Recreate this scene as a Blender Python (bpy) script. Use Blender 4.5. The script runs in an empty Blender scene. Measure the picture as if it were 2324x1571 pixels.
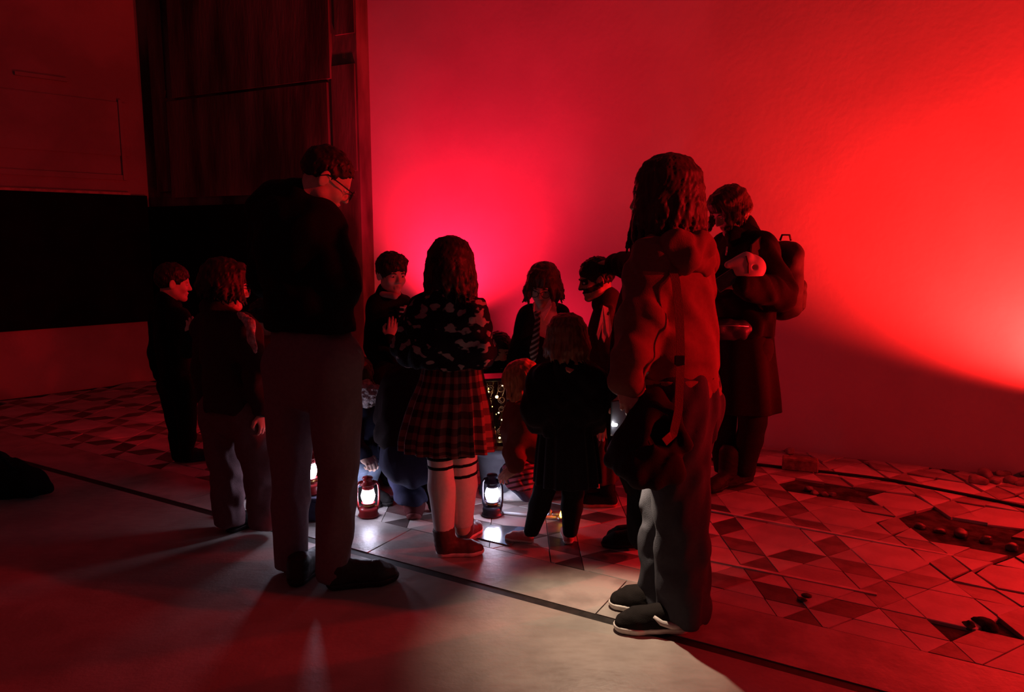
import bpy, math, random
import numpy as np
from mathutils import Vector, Matrix

random.seed(7); rng = np.random.default_rng(7)
S = bpy.context.scene
COL = S.collection

# ------------------------------------------------------------------ camera
FPX, HORIZ, CAMH, CX, CY = 1700.0, 545.0, 1.35, 1162.0, 785.5
PITCH = math.atan((CY - HORIZ) / FPX)
cd = bpy.data.cameras.new('camera'); cam = bpy.data.objects.new('camera', cd); COL.objects.link(cam)
cam.location = (0, 0, CAMH); cam.rotation_euler = (math.pi / 2 - PITCH, 0, 0)
cd.sensor_fit = 'HORIZONTAL'; cd.sensor_width = 36.0; cd.lens = FPX / 2324 * 36.0
cd.clip_start = 0.05; cd.clip_end = 60
S.camera = cam

# ------------------------------------------------------------------ world, lights, exposure
w = bpy.data.worlds.new('night'); S.world = w; w.use_nodes = True
bg = w.node_tree.nodes['Background']; bg.inputs[0].default_value = (1.0, 0.16, 0.22, 1); bg.inputs[1].default_value = 0.045
S.view_settings.view_transform = 'Standard'; S.view_settings.look = 'None'
S.view_settings.exposure = 0.0; S.view_settings.gamma = 1.0; S.view_settings.use_curve_mapping = False

def spot(name, loc, target, color, power, size, blend, radius):
    d = bpy.data.lights.new(name, 'SPOT'); o = bpy.data.objects.new(name, d); COL.objects.link(o)
    d.color = color; d.energy = power; d.spot_size = math.radians(size); d.spot_blend = blend; d.shadow_soft_size = radius
    o.location = loc
    o.rotation_euler = (Vector(target) - Vector(loc)).to_track_quat('-Z', 'Y').to_euler()
    return o
RED_PINK = (1.0, 0.010, 0.040)
RED_WARM = (1.0, 0.008, 0.012)
# red uplighter standing at the foot of the wall behind the children
spot('red_uplight', (-0.78, 5.46, 0.55), (-0.36, 5.80, 2.4), (1.0, 0.008, 0.038), 430, 108, 1.0, 0.04)
spot('mid_wall_fill', (-0.30, 5.00, 0.50), (0.75, 5.25, 1.15), (1.0, 0.010, 0.05), 42, 140, 1.0, 0.05)  # added fill that lifts the dark middle of the wall
# red-amber uplighter on a low stand by the wall, right of the frame
spot('amber_uplight', (3.20, 3.60, 0.30), (2.28, 4.35, 2.25), (1.0, 0.014, 0.012), 1550, 92, 0.9, 0.04)
spot('amber_spill', (2.95, 3.72, 0.80), (-0.2, 3.1, 0.65), RED_WARM, 330, 46, 0.8, 0.05)
# red floodlight on a stand off to the right, washing floor and people
spot('red_flood', (4.9, 1.35, 1.7), (0.9, 2.35, 0.2), RED_WARM, 300, 100, 0.8, 0.06)
spot('neck_fill', (5.5, 1.0, 2.60), (-0.73, 2.84, 1.42), RED_WARM, 900, 30, 0.8, 0.05)  # added narrow spot to brighten the man's neck and upper body
# red floodlight behind the group, washing the left wall
spot('red_flood_far', (-0.6, 5.3, 0.5), (-3.9, 6.6, 1.2), RED_WARM, 75, 110, 0.8, 0.05)

# ------------------------------------------------------------------ pixel -> world helper
_cp, _sp = math.cos(PITCH), math.sin(PITCH)
def at(px, py, Y):
    x = (px - CX) / FPX; y = -(py - CY) / FPX
    d = np.array([x, _cp + y * _sp, -_sp + y * _cp])
    return np.array([0, 0, CAMH]) + d * (Y / d[1])
def gnd(px, py, z=0.0):
    x = (px - CX) / FPX; y = -(py - CY) / FPX
    d = np.array([x, _cp + y * _sp, -_sp + y * _cp])
    return np.array([0, 0, CAMH]) + d * ((z - CAMH) / d[2])
def project(P):
    d = np.asarray(P) - np.array([0, 0, CAMH]); f = d[1] * _cp - d[2] * _sp; u = d[1] * _sp + d[2] * _cp
    return CX + FPX * d[0] / f, CY - FPX * u / f
def V(*a): return np.array(a, dtype=float)
def nrm(v): v = np.asarray(v, float); return v / max(1e-9, np.linalg.norm(v))

# ------------------------------------------------------------------ materials
MATS = {}
def mat(name, color, rough=0.8, spec=0.3, var=0.15, scale=30.0, bump=0.0, bscale=80.0, metal=0.0, color2=None, lo=0.4, hi=0.6, detail=4.0, stretch=None, sheen=0.0):
    if name in MATS: return MATS[name]
    m = bpy.data.materials.new(name); m.use_nodes = True; nt = m.node_tree; N = nt.nodes; L = nt.links
    b = N['Principled BSDF']; b.inputs['Roughness'].default_value = rough; b.inputs['Metallic'].default_value = metal
    b.inputs['Specular IOR Level'].default_value = spec
    if sheen: b.inputs['Sheen Weight'].default_value = sheen
    tc = N.new('ShaderNodeTexCoord'); mp = N.new('ShaderNodeMapping'); L.new(tc.outputs['Object'], mp.inputs[0])
    if stretch: mp.inputs['Scale'].default_value = stretch
    nz = N.new('ShaderNodeTexNoise'); nz.inputs['Scale'].default_value = scale; nz.inputs['Detail'].default_value = detail
    L.new(mp.outputs[0], nz.inputs['Vector'])
    rp = N.new('ShaderNodeValToRGB'); L.new(nz.outputs['Fac'], rp.inputs[0])
    c = np.array(color)
    c1 = c * (1 - var); c2 = np.minimum(c * (1 + var), 1) if color2 is None else np.array(color2)
    rp.color_ramp.elements[0].color = (*c1, 1); rp.color_ramp.elements[1].color = (*c2, 1)
    rp.color_ramp.elements[0].position = lo; rp.color_ramp.elements[1].position = hi
    L.new(rp.outputs[0], b.inputs['Base Color'])
    if bump:
        n2 = N.new('ShaderNodeTexNoise'); n2.inputs['Scale'].default_value = bscale; n2.inputs['Detail'].default_value = 5
        L.new(mp.outputs[0], n2.inputs['Vector'])
        bp = N.new('ShaderNodeBump'); bp.inputs['Strength'].default_value = bump; bp.inputs['Distance'].default_value = 0.01
        L.new(n2.outputs['Fac'], bp.inputs['Height']); L.new(bp.outputs[0], b.inputs['Normal'])
    MATS[name] = m; return m
def emit(name, color, strength):
    if name in MATS: return MATS[name]
    m = bpy.data.materials.new(name); m.use_nodes = True; b = m.node_tree.nodes['Principled BSDF']
    b.inputs['Base Color'].default_value = (0.8, 0.8, 0.8, 1); b.inputs['Emission Color'].default_value = (*color, 1); b.inputs['Emission Strength'].default_value = strength
    MATS[name] = m; return m
def glassmat(name, rough=0.02, tint=(1, 1, 1)):
    if name in MATS: return MATS[name]
    m = bpy.data.materials.new(name); m.use_nodes = True; nt = m.node_tree; N = nt.nodes
    g = N.new('ShaderNodeBsdfGlossy'); g.inputs['Roughness'].default_value = rough
    t = N.new('ShaderNodeBsdfTransparent'); t.inputs[0].default_value = (*tint, 1)
    mx = N.new('ShaderNodeMixShader'); mx.inputs[0].default_value = 0.08
    nt.links.new(t.outputs[0], mx.inputs[1]); nt.links.new(g.outputs[0], mx.inputs[2]); nt.links.new(mx.outputs[0], N['Material Output'].inputs[0])
    MATS[name] = m; return m

# ------------------------------------------------------------------ mesh helpers (arrays of vertices + list of faces)
def make_mesh(name, v, f, mats, mi=None, smooth=True, uv=None):
    me = bpy.data.meshes.new(name); v = np.asarray(v, float)
    if isinstance(f, np.ndarray):
        n = len(f); me.vertices.add(len(v)); me.vertices.foreach_set('co', v.ravel())
        me.loops.add(n * 4); me.loops.foreach_set('vertex_index', f.ravel().astype(np.int32))
        me.polygons.add(n); me.polygons.foreach_set('loop_start', np.arange(0, n * 4, 4, dtype=np.int32))
        me.update(calc_edges=True); me.validate()
    else:
        me.from_pydata([tuple(p) for p in v], [], [tuple(int(i) for i in q) for q in f])
    for m in (mats if isinstance(mats, (list, tuple)) else [mats]): me.materials.append(m)
    if mi is not None: me.polygons.foreach_set('material_index', np.asarray(mi, np.int32))
    if smooth: me.polygons.foreach_set('use_smooth', np.ones(len(me.polygons), bool))
    if uv is not None:
        u = me.uv_layers.new(name='uv'); vi = np.zeros(len(me.loops), np.int32); me.loops.foreach_get('vertex_index', vi)
        u.data.foreach_set('uv', np.asarray(uv, float)[vi].ravel())
    me.update(); return me
def link(name, me, parent=None, loc=(0, 0, 0), rot=None):
    o = bpy.data.objects.new(name, me); COL.objects.link(o); o.location = loc
    if rot is not None: o.rotation_euler = rot
    if parent is not None: o.parent = parent
    return o
def tag(o, label=None, cat=None, group=None, kind=None):
    if label: o['label'] = label
    if cat: o['category'] = cat
    if group: o['group'] = group
    if kind: o['kind'] = kind
    return o
def thing(name, label, cat, loc, group=None, rotz=0.0):
    o = bpy.data.objects.new(name, None); COL.objects.link(o); o.location = loc; o.rotation_euler = (0, 0, rotz); o.empty_display_size = 0.1
    return tag(o, label, cat, group)
def join(*parts):
    vs, fs, n = [], [], 0
    for v, f in parts:
        v = np.asarray(v, float); vs.append(v); fs += [tuple(int(i) + n for i in q) for q in f]; n += len(v)
    return np.concatenate(vs), fs
def box(c, d, R=None, bevel=0.0):
    hx, hy, hz = d[0] / 2, d[1] / 2, d[2] / 2; b = min(bevel, hx * .9, hy * .9, hz * .9)
    if b <= 0:
        v = np.array([(x, y, z) for z in (-hz, hz) for y in (-hy, hy) for x in (-hx, hx)], float)
        f = [(0, 2, 3, 1), (4, 5, 7, 6), (0, 1, 5, 4), (2, 6, 7, 3), (0, 4, 6, 2), (1, 3, 7, 5)]
    else:
        rings = []
        for z, q in ((-hz, b), (-hz + b, 0), (hz - b, 0), (hz, b)):
            rings.append([(-hx + q, -hy + b, z), (-hx + b, -hy + q, z), (hx - b, -hy + q, z), (hx - q, -hy + b, z), (hx - q, hy - b, z), (hx - b, hy - q, z), (-hx + b, hy - q, z), (-hx + q, hy - b, z)])
        v = np.array(rings, float).reshape(-1, 3); f = []
        for r in range(3):
            for i in range(8): f.append((r * 8 + i, r * 8 + (i + 1) % 8, r * 8 + 8 + (i + 1) % 8, r * 8 + 8 + i))
        f.append(tuple(range(7, -1, -1))); f.append(tuple(range(24, 32)))
    if R is not None: v = v @ np.asarray(R).T
    return v + np.asarray(c, float), f
def prism(poly, z0, z1, inset=0.0):
    p = np.asarray(poly, float); n = len(p); c = p.mean(0); q = c + (p - c) * (1 - inset)
    v = [(x, y, z0) for x, y in p] + [(x, y, z1 - (z1 - z0) * .18) for x, y in p] + [(x, y, z1) for x, y in q]
    f = [tuple(range(n - 1, -1, -1)), tuple(range(2 * n, 3 * n))]
    for r in range(2):
        f += [(r * n + i, r * n + (i + 1) % n, r * n + n + (i + 1) % n, r * n + n + i) for i in range(n)]
    return np.array(v), f
def tube(pts, r, n=8, closed=False, caps=True):
    P = np.asarray(pts, float); m = len(P); rr = np.full(m, r) if np.isscalar(r) else np.asarray(r, float)
    T = np.zeros_like(P)
    for i in range(m):
        a = P[(i - 1) % m] if (closed or i > 0) else P[i]; b = P[(i + 1) % m] if (closed or i < m - 1) else P[i]
        T[i] = nrm(b - a)
    up = V(0, 0, 1) if abs(T[0][2]) < .9 else V(1, 0, 0)
    x = nrm(np.cross(T[0], up)); v = []
    for i in range(m):
        x = nrm(x - T[i] * np.dot(x, T[i])); y = np.cross(T[i], x)
        for k in range(n):
            a = 2 * math.pi * k / n; v.append(P[i] + rr[i] * (math.cos(a) * x + math.sin(a) * y))
    f = []
    for i in range(m if closed else m - 1):
        j = (i + 1) % m
        f += [(i * n + k, i * n + (k + 1) % n, j * n + (k + 1) % n, j * n + k) for k in range(n)]
    if caps and not closed: f += [tuple(range(n - 1, -1, -1)), tuple((m - 1) * n + k for k in range(n))]
    return np.array(v), f
def lathe(prof, n=24, c=(0, 0, 0)):
    v = []; m = len(prof)
    for r, z in prof:
        for k in range(n): a = 2 * math.pi * k / n; v.append((c[0] + r * math.cos(a), c[1] + r * math.sin(a), c[2] + z))
    f = [(i * n + k, i * n + (k + 1) % n, (i + 1) * n + (k + 1) % n, (i + 1) * n + k) for i in range(m - 1) for k in range(n)]
    if prof[0][0] > 1e-6: f.append(tuple(range(n - 1, -1, -1)))
    if prof[-1][0] > 1e-6: f.append(tuple((m - 1) * n + k for k in range(n)))
    return np.array(v), f
def loft(rings, n=96, pleat=0.0, npl=14, sharp=0.0, seed=0, noise=0.0, sub=10):
    """rings: (center, rx, ry, yaw, pleat weight); cubic-ish interpolation; returns v, f, uv"""
    r = np.random.default_rng(seed); ph = r.uniform(0, 6.28, 8)
    m = len(rings); T = np.linspace(0, m - 1, (m - 1) * sub + 1); v = []; uv = []
    cen = np.array([q[0] for q in rings], float); par = np.array([q[1:5] for q in rings], float)
    def ip(A, t):
        i = min(int(t), m - 2); s = t - i; a, b = A[i], A[i + 1]
        ta = (A[i + 1] - A[max(i - 1, 0)]) * .5; tb = (A[min(i + 2, m - 1)] - A[i]) * .5
        return a * (2 * s ** 3 - 3 * s ** 2 + 1) + ta * (s ** 3 - 2 * s ** 2 + s) + b * (-2 * s ** 3 + 3 * s ** 2) + tb * (s ** 3 - s ** 2)
    for t in T:
        c = ip(cen, t); rx, ry, yaw, pw = ip(par, t)
        for k in range(n):
            a = 2 * math.pi * k / n
            s = math.sin(npl * a + ph[0] + .5 * math.sin(2 * a + ph[1])); s = math.copysign(abs(s) ** (1 - sharp), s)
            g = 1 + pleat * pw * s * (1 + .4 * math.sin(3 * a + ph[2])) + noise * (math.sin(3 * a + 2.1 * t + ph[3]) + math.sin(5 * a - 1.7 * t + ph[4])) * .5
            x, y = rx * g * math.cos(a), ry * g * math.sin(a)
            v.append(c + V(x * math.cos(yaw) - y * math.sin(yaw), x * math.sin(yaw) + y * math.cos(yaw), 0)); uv.append((k / n, t / (m - 1)))
    M = len(T); f = [(i * n + k, i * n + (k + 1) % n, (i + 1) * n + (k + 1) % n, (i + 1) * n + k) for i in range(M - 1) for k in range(n)]
    f += [tuple(range(n - 1, -1, -1)), tuple((M - 1) * n + k for k in range(n))]
    return np.array(v), f, np.array(uv)

# ------------------------------------------------------------------ signed-distance modelling, meshed with surface nets
def smin(a, b, k):
    if k <= 0: return np.minimum(a, b)
    h = np.clip(.5 + .5 * (b - a) / k, 0, 1); return b + (a - b) * h - k * h * (1 - h)
class Field:
    def __init__(s): s.pr = []; s.clips = []
    def cone(s, a, b, ra, rb, k=.02, flat=None, sub=False):
        s.pr.append(('c', np.asarray(a, float), np.asarray(b, float), ra, rb, k, flat, sub)); return s
    def chain(s, pts, rs, k=.01):
        for i in range(len(pts) - 1): s.cone(pts[i], pts[i + 1], rs[i], rs[i + 1], k)
        return s
    def ell(s, c, rad, R=None, k=.02, sub=False):
        s.pr.append(('e', np.asarray(c, float), np.asarray(rad, float), np.eye(3) if R is None else np.asarray(R, float), 0, k, None, sub)); return s
    def clip(s, p, n): s.clips.append((np.asarray(p, float), nrm(n))); return s   # keeps the side the normal points away from
    def _bb(s, q):
        if q[0] == 'c':
            r = max(q[3], q[4]); return np.minimum(q[1], q[2]) - r, np.maximum(q[1], q[2]) + r
        e = np.abs(q[3]) @ q[2]; return q[1] - e, q[1] + e
    def mesh(s, vox, noise=None, smooth=1):
        pad = vox * 3
        B = [s._bb(q) for q in s.pr if not q[7]]
        lo = np.min([b[0] for b in B], 0) - pad - .01; hi = np.max([b[1] for b in B], 0) + pad + .01
        dim = np.ceil((hi - lo) / vox).astype(int) + 1
        F = np.full(dim, .15, np.float32); ax = [lo[i] + vox * np.arange(dim[i]) for i in range(3)]
        for q in s.pr:
            b0, b1 = s._bb(q); mg = q[5] + pad
            i0 = np.clip(np.floor((b0 - mg - lo) / vox).astype(int), 0, dim); i1 = np.clip(np.ceil((b1 + mg - lo) / vox).astype(int) + 1, 0, dim)
            if np.any(i1 <= i0): continue
            sl = tuple(slice(i0[i], i1[i]) for i in range(3))
            X, Y, Z = np.meshgrid(*(ax[i][sl[i]] for i in range(3)), indexing='ij')
            p = np.stack([X, Y, Z], -1)
            if q[0] == 'c':
                a, b = q[1], q[2]
                if q[6] is not None:
                    fd, fs = nrm(q[6][0]), q[6][1]
                    p = p + ((1 / fs - 1) * ((p - a) @ fd))[..., None] * fd; b = b + (1 / fs - 1) * np.dot(b - a, fd) * fd
                ba = b - a; L2 = max(1e-9, ba @ ba); h = np.clip(((p - a) @ ba) / L2, 0, 1)
                d = np.linalg.norm(p - a - h[..., None] * ba, axis=-1) - (q[3] + (q[4] - q[3]) * h)
                if q[6] is not None: d = d * (.5 + .5 * q[6][1])
            else:
                l = (p - q[1]) @ q[3]; k0 = np.linalg.norm(l / q[2], axis=-1); k1 = np.linalg.norm(l / (q[2] ** 2), axis=-1)
                d = k0 * (k0 - 1) / np.maximum(k1, 1e-6)
            F[sl] = -smin(-F[sl], d, q[5]) if q[7] else smin(F[sl], d, q[5])
        if noise is not None or s.clips:
            X, Y, Z = np.meshgrid(*ax, indexing='ij'); p = np.stack([X, Y, Z], -1)
            for cp, cn in s.clips: F = np.maximum(F, (p - cp) @ cn)
            if noise is not None: F = F + noise(p)
        return nets(F, lo, vox, smooth)
def nets(F, lo, vox, smooth):
    neg = F < 0; d = np.array(F.shape)
    c = np.zeros(d - 1, np.int8)
    for i in (0, 1):
        for j in (0, 1):
            for k in (0, 1): c += neg[i:d[0] - 1 + i, j:d[1] - 1 + j, k:d[2] - 1 + k]
    act = (c > 0) & (c < 8); I = np.argwhere(act); idx = -np.ones(d - 1, np.int64); idx[act] = np.arange(len(I))
    acc = np.zeros((len(I), 3)); cnt = np.zeros(len(I))
    cor = [(i, j, k) for i in (0, 1) for j in (0, 1) for k in (0, 1)]
    val = {q: F[I[:, 0] + q[0], I[:, 1] + q[1], I[:, 2] + q[2]] for q in cor}
    for q in cor:
        for x in range(3):
            if q[x] == 0:
                r = list(q); r[x] = 1; a, b = val[q], val[tuple(r)]; m = (a < 0) != (b < 0)
                t = np.where(m, a / np.where(a == b, 1, a - b), 0); P = np.tile(np.array(q, float), (len(I), 1)); P[:, x] += t
                acc[m] += P[m]; cnt[m] += 1
    v = (I + acc / np.maximum(cnt, 1)[:, None]) * vox + lo
    quads = []
    for x in range(3):
        y, z = (x + 1) % 3, (x + 2) % 3
        s0 = [slice(None)] * 3; s1 = [slice(None)] * 3; s0[x] = slice(0, d[x] - 1); s1[x] = slice(1, d[x])
        ch = neg[tuple(s0)] != neg[tuple(s1)]; E = np.argwhere(ch)
        E = E[(E[:, y] > 0) & (E[:, z] > 0) & (E[:, y] < d[y] - 1) & (E[:, z] < d[z] - 1)]
        if len(E) == 0: continue
        sg = neg[E[:, 0], E[:, 1], E[:, 2]]; o = []
        for dy, dz in ((1, 1), (0, 1), (0, 0), (1, 0)):
            e = E.copy(); e[:, y] -= dy; e[:, z] -= dz; o.append(idx[e[:, 0], e[:, 1], e[:, 2]])
        Q = np.stack(o, 1); Q[~sg] = Q[~sg][:, ::-1]; quads.append(Q)
    Q = np.concatenate(quads) if quads else np.zeros((0, 4), np.int64)
    Q = Q[(Q >= 0).all(1)]
    for _ in range(smooth):
        acc = np.zeros_like(v); n = np.zeros(len(v))
        for i in range(4):
            a, b = Q[:, i], Q[:, (i + 1) % 4]
            np.add.at(acc, a, v[b]); np.add.at(n, a, 1); np.add.at(acc, b, v[a]); np.add.at(n, b, 1)
        m = n > 0; v[m] = .5 * v[m] + .5 * acc[m] / n[m][:, None]
    return v, Q
def folds(amp, wl=.09, seed=0, stretch=(1, 1, 1), o=(0, 0, 0)):
    r = np.random.default_rng(seed); D = r.normal(size=(6, 3)) * np.array(stretch); D /= np.linalg.norm(D, axis=1)[:, None]
    D *= (2 * math.pi / wl) * r.uniform(.6, 1.5, 6)[:, None]; ph = r.uniform(0, 6.28, 6)
    def f(p):
        q = p + .02 * np.sin(p[..., [1, 2, 0]] * 23.0 + ph[:3]); s = 0
        for i in range(6): s = s + np.sin(q @ D[i] + ph[i])
        return amp * np.tanh(s * .7) * .8
    return f
def joinq(*parts):
    vs, fs, n = [], [], 0
    for v, f in parts: vs.append(v); fs.append(np.asarray(f) + n); n += len(v)
    return np.concatenate(vs), np.concatenate(fs)

# ================================================================== THE SETTING
AW = math.radians(27); U = V(math.cos(AW), -math.sin(AW)); NW = V(-math.sin(AW), -math.cos(AW))
W0 = V(2.066, 4.616)
def solve_px(P0, D, px, z, lo, hi):
    g = lambda s: project((*(P0 + D * s), z))[0] - px
    for _ in range(60):
        m = .5 * (lo + hi)
        if (g(lo) > 0) == (g(m) > 0): lo = m
        else: hi = m
    return P0 + D * lo
CORNER = solve_px(W0, -U, 850, 1.0, 0, 6)
PIER_R = solve_px(CORNER, NW, 824, 1.0, 0, .6)
PIER_L = solve_px(PIER_R, -U, 346, 1.2, 0, 6)
LW_DIR = nrm(V(-4.401, 6.312) - PIER_L)

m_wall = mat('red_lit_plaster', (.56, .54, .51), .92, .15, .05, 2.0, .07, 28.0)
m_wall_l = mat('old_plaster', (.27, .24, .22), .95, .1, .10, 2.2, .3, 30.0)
m_pier = mat('stained_concrete', (.075, .062, .055), .95, .1, .5, 2.6, .5, 24.0, color2=(.16, .13, .11), stretch=(1, 1, .35))
m_board_brown = mat('weathered_board', (.085, .066, .058), .9, .15, .45, 3.5, .4, 40.0, color2=(.15, .12, .10), stretch=(1, 1, .2))
m_black_board = mat('matt_black_board', (.004, .004, .0045), .9, .05, .2, 6)
m_rail = mat('pale_rail', (.35, .28, .24), .7, .3, .2, 20)

def wall(name, A, B, z0, z1, th, m, normal):
    A, B = np.asarray(A), np.asarray(B); n = -np.asarray(normal) * th
    v, f = prism([A, B, B + n, A + n], z0, z1) if np.cross(B - A, n) > 0 else prism([B, A, A + n, B + n], z0, z1)
    o = link(name, make_mesh(name, v, f, m, smooth=False)); o['kind'] = 'structure'; return o
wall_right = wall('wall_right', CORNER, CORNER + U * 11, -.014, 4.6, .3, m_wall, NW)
pier_v, pier_f = prism([PIER_L, PIER_R, CORNER + U * .0 - NW * .3, PIER_L - NW * .5], -.014, 4.6)
wall_pier = link('wall_back', make_mesh('wall_back', pier_v, pier_f, m_pier, smooth=False)); wall_pier['kind'] = 'structure'
LN = V(LW_DIR[1], -LW_DIR[0]); LN = LN if LN @ (-PIER_L) > 0 else -LN
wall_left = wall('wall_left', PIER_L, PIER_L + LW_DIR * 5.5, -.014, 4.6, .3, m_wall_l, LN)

def on_line(P0, D, px, z): return solve_px(P0, D, px, z, 0, 9)
def z_at(P, py):   # height of the point above P that shows at row py
    lo, hi = -1., 6.
    for _ in range(50):
        m = .5 * (lo + hi)
        if project((*P, m))[1] > py: lo = m
        else: hi = m
    return lo
def slab_on(name, P0, D, nrmv, pxa, pxb, za, zb, th, m, parent, zmid=1.2, gap=0.0):
    A = on_line(P0, D, pxa, zmid); B = on_line(P0, D, pxb, zmid); n = np.asarray(nrmv)
    q = [A + n * gap, B + n * gap, B + n * (gap + th), A + n * (gap + th)]
    if np.cross(q[1] - q[0], q[2] - q[1]) < 0: q = q[::-1]
    v, f = prism(q, za, zb); o = link(name, make_mesh(name, v, f, m, smooth=False), parent); return o
# boards fixed to the pier: two large weathered sheets with dark gaps, one side strip
zl = 2.62
slab_on('board', PIER_R, -U, NW, 752, 392, 1.74, 2.60, .028, m_board_brown, wall_pier, 2.0)
slab_on('board', PIER_R, -U, NW, 752, 392, 2.625, 4.55, .034, m_board_brown, wall_pier, 3.0)
slab_on('board', PIER_R, -U, NW, 812, 760, 1.9, 2.72, .016, m_board_brown, wall_pier, 2.0)
slab_on('board', PIER_R, -U, NW, 806, 762, 2.95, 4.5, .016, m_board_brown, wall_pier, 3.0)
slab_on('batten', PIER_R, -U, NW, 383, 352, 1.80, 4.5, .02, m_board_brown, wall_pier, 2.4)
# faint battens and a filled niche on the left wall
A = on_line(PIER_L, LW_DIR, 278, 2.1)
slab_on('batten', PIER_L, LW_DIR, LN, 281, 273, 1.90, 2.62, .03, m_wall_l, wall_left, 2.2)
slab_on('batten', PIER_L, LW_DIR, LN, 338, 284, 1.90, 1.945, .02, m_wall_l, wall_left, 1.95)
slab_on('batten', PIER_L, LW_DIR, LN, 150, 30, 2.72, 2.75, .03, m_wall_l, wall_left, 2.8)
slab_on('patch', PIER_L, LW_DIR, LN, 338, 290, 2.12, 2.60, .012, m_wall_l, wall_left, 2.3)

# black boards hung on the walls
def black_board(label, P0, D, n, pxa, pxb, za, zb, rail):
    mid = on_line(P0, D, (pxa + pxb) / 2, 1.2)
    r = thing('black_board', label, 'board', (*mid, za))
    for nm, z0, z1, th, gp, mm, pa, pb in (('panel', za, zb, .03, .003, m_black_board, pxa, pxb),) + ((('top_rail', zb, zb + .022, .045, .003, m_rail, pxa - 38, pxb),) if rail else ()):
        A = on_line(P0, D, pa, 1.2); B = on_line(P0, D, pb, 1.2)
        q = [A + n * gp, B + n * gp, B + n * (gp + th), A + n * (gp + th)]
        if np.cross(q[1] - q[0], q[2] - q[1]) < 0: q = q[::-1]
        v, f = prism(q, z0, z1); v = v - np.array([*mid, za]); link(nm, make_mesh(nm, v, f, mm, smooth=False), r)
black_board('wide black board with pale top rail along the left wall', PIER_L, LW_DIR, LN, 340, -160, .575, 1.765, True)
black_board('black board on the dark back wall behind the man in the black sweater', PIER_R, -U, NW, 640, 350, .55, 1.662, False)

# ------------------------------------------------------------------ floor
SA = math.radians(30); SU = V(math.cos(SA), -math.sin(SA)); SN = V(math.sin(SA), math.cos(SA))
m_sub = mat('dirt_substrate', (.055, .045, .04), .95, .1, .5, 14, .8, 30.0)
def osb(name):
    m = mat(name, (.30, .265, .24), .42, .35, .10, 5.0, .12, 60.0)
    nt = m.node_tree; N = nt.nodes; L = nt.links; b = N['Principled BSDF']
    tc = N.new('ShaderNodeTexCoord'); mp = N.new('ShaderNodeMapping'); mp.inputs['Scale'].default_value = (16, 46, 10); mp.inputs['Rotation'].default_value = (0, 0, .5)
    L.new(tc.outputs['Object'], mp.inputs[0]); vo = N.new('ShaderNodeTexVoronoi'); vo.inputs['Scale'].default_value = 1.0; L.new(mp.outputs[0], vo.inputs['Vector'])
    bp = N.new('ShaderNodeBump'); bp.inputs['Strength'].default_value = .35; bp.inputs['Distance'].default_value = .012
    L.new(vo.outputs['Color'], bp.inputs['Height'])
    for l in list(L):
        if l.to_node == b and l.to_socket.name == 'Normal': L.new(l.from_socket, bp.inputs['Normal'])
    L.new(bp.outputs[0], b.inputs['Normal'])
    mr = N.new('ShaderNodeMapRange'); mr.inputs['To Min'].default_value = .26; mr.inputs['To Max'].default_value = .6
    L.new(vo.outputs['Distance'], mr.inputs[0]); L.new(mr.outputs[0], b.inputs['Roughness'])
    return m
m_conc = osb('worn_screed')
m_strip = mat('dark_joint_strip', (.018, .014, .013), .6, .3, .3, 30)
m_border = mat('border_stone', (.33, .29, .27), .38, .4, .18, 7.0, .15, 40.0)
m_tl = mat('light_tile', (.40, .36, .34), .45, .35, .13, 5.0, .1, 60.0)
m_tl2 = mat('light_tile_pale', (.52, .47, .44), .5, .35, .12, 6.0, .1, 60.0)
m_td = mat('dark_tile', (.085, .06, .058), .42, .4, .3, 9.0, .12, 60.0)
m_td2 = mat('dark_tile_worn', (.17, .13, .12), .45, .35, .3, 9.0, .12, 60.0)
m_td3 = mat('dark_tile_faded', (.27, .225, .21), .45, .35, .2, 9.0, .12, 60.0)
m_inlay = mat('pale_inlay', (.60, .52, .49), .5, .3, .15, 12)
fv, ff = prism([(-9, -2.5), (9.5, -2.5), (9.5, 10), (-9, 10)], -.12, -.014)
floor = link('floor', make_mesh('floor', fv, ff, m_sub, smooth=False)); floor['kind'] = 'structure'
def band(name, o0, o1, s0, s1, z0, z1, m):
    P = lambda s, o: SU * s + SN * o
    v, f = prism([P(s0, o0), P(s1, o0), P(s1, o1), P(s0, o1)], z0, z1)
    return link(name, make_mesh(name, v, f, m, smooth=False), floor)
OFF = 2.356
band('screed', -4.5, OFF - .024, -9, 9, -.014, 0, m_conc)
band('joint_strip', OFF - .024, OFF + .022, -9, 9, -.013, -.003, m_strip)
OT = 2.69
ss = [-9, -5.2, -3.35, -2.1, -1.02, 9]
for i in range(len(ss) - 1): band('border_slab', OFF + .0225, OT - .003, ss[i] + .003, ss[i + 1] - .003, -.014, random.uniform(-.001, .0015), m_border)

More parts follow.
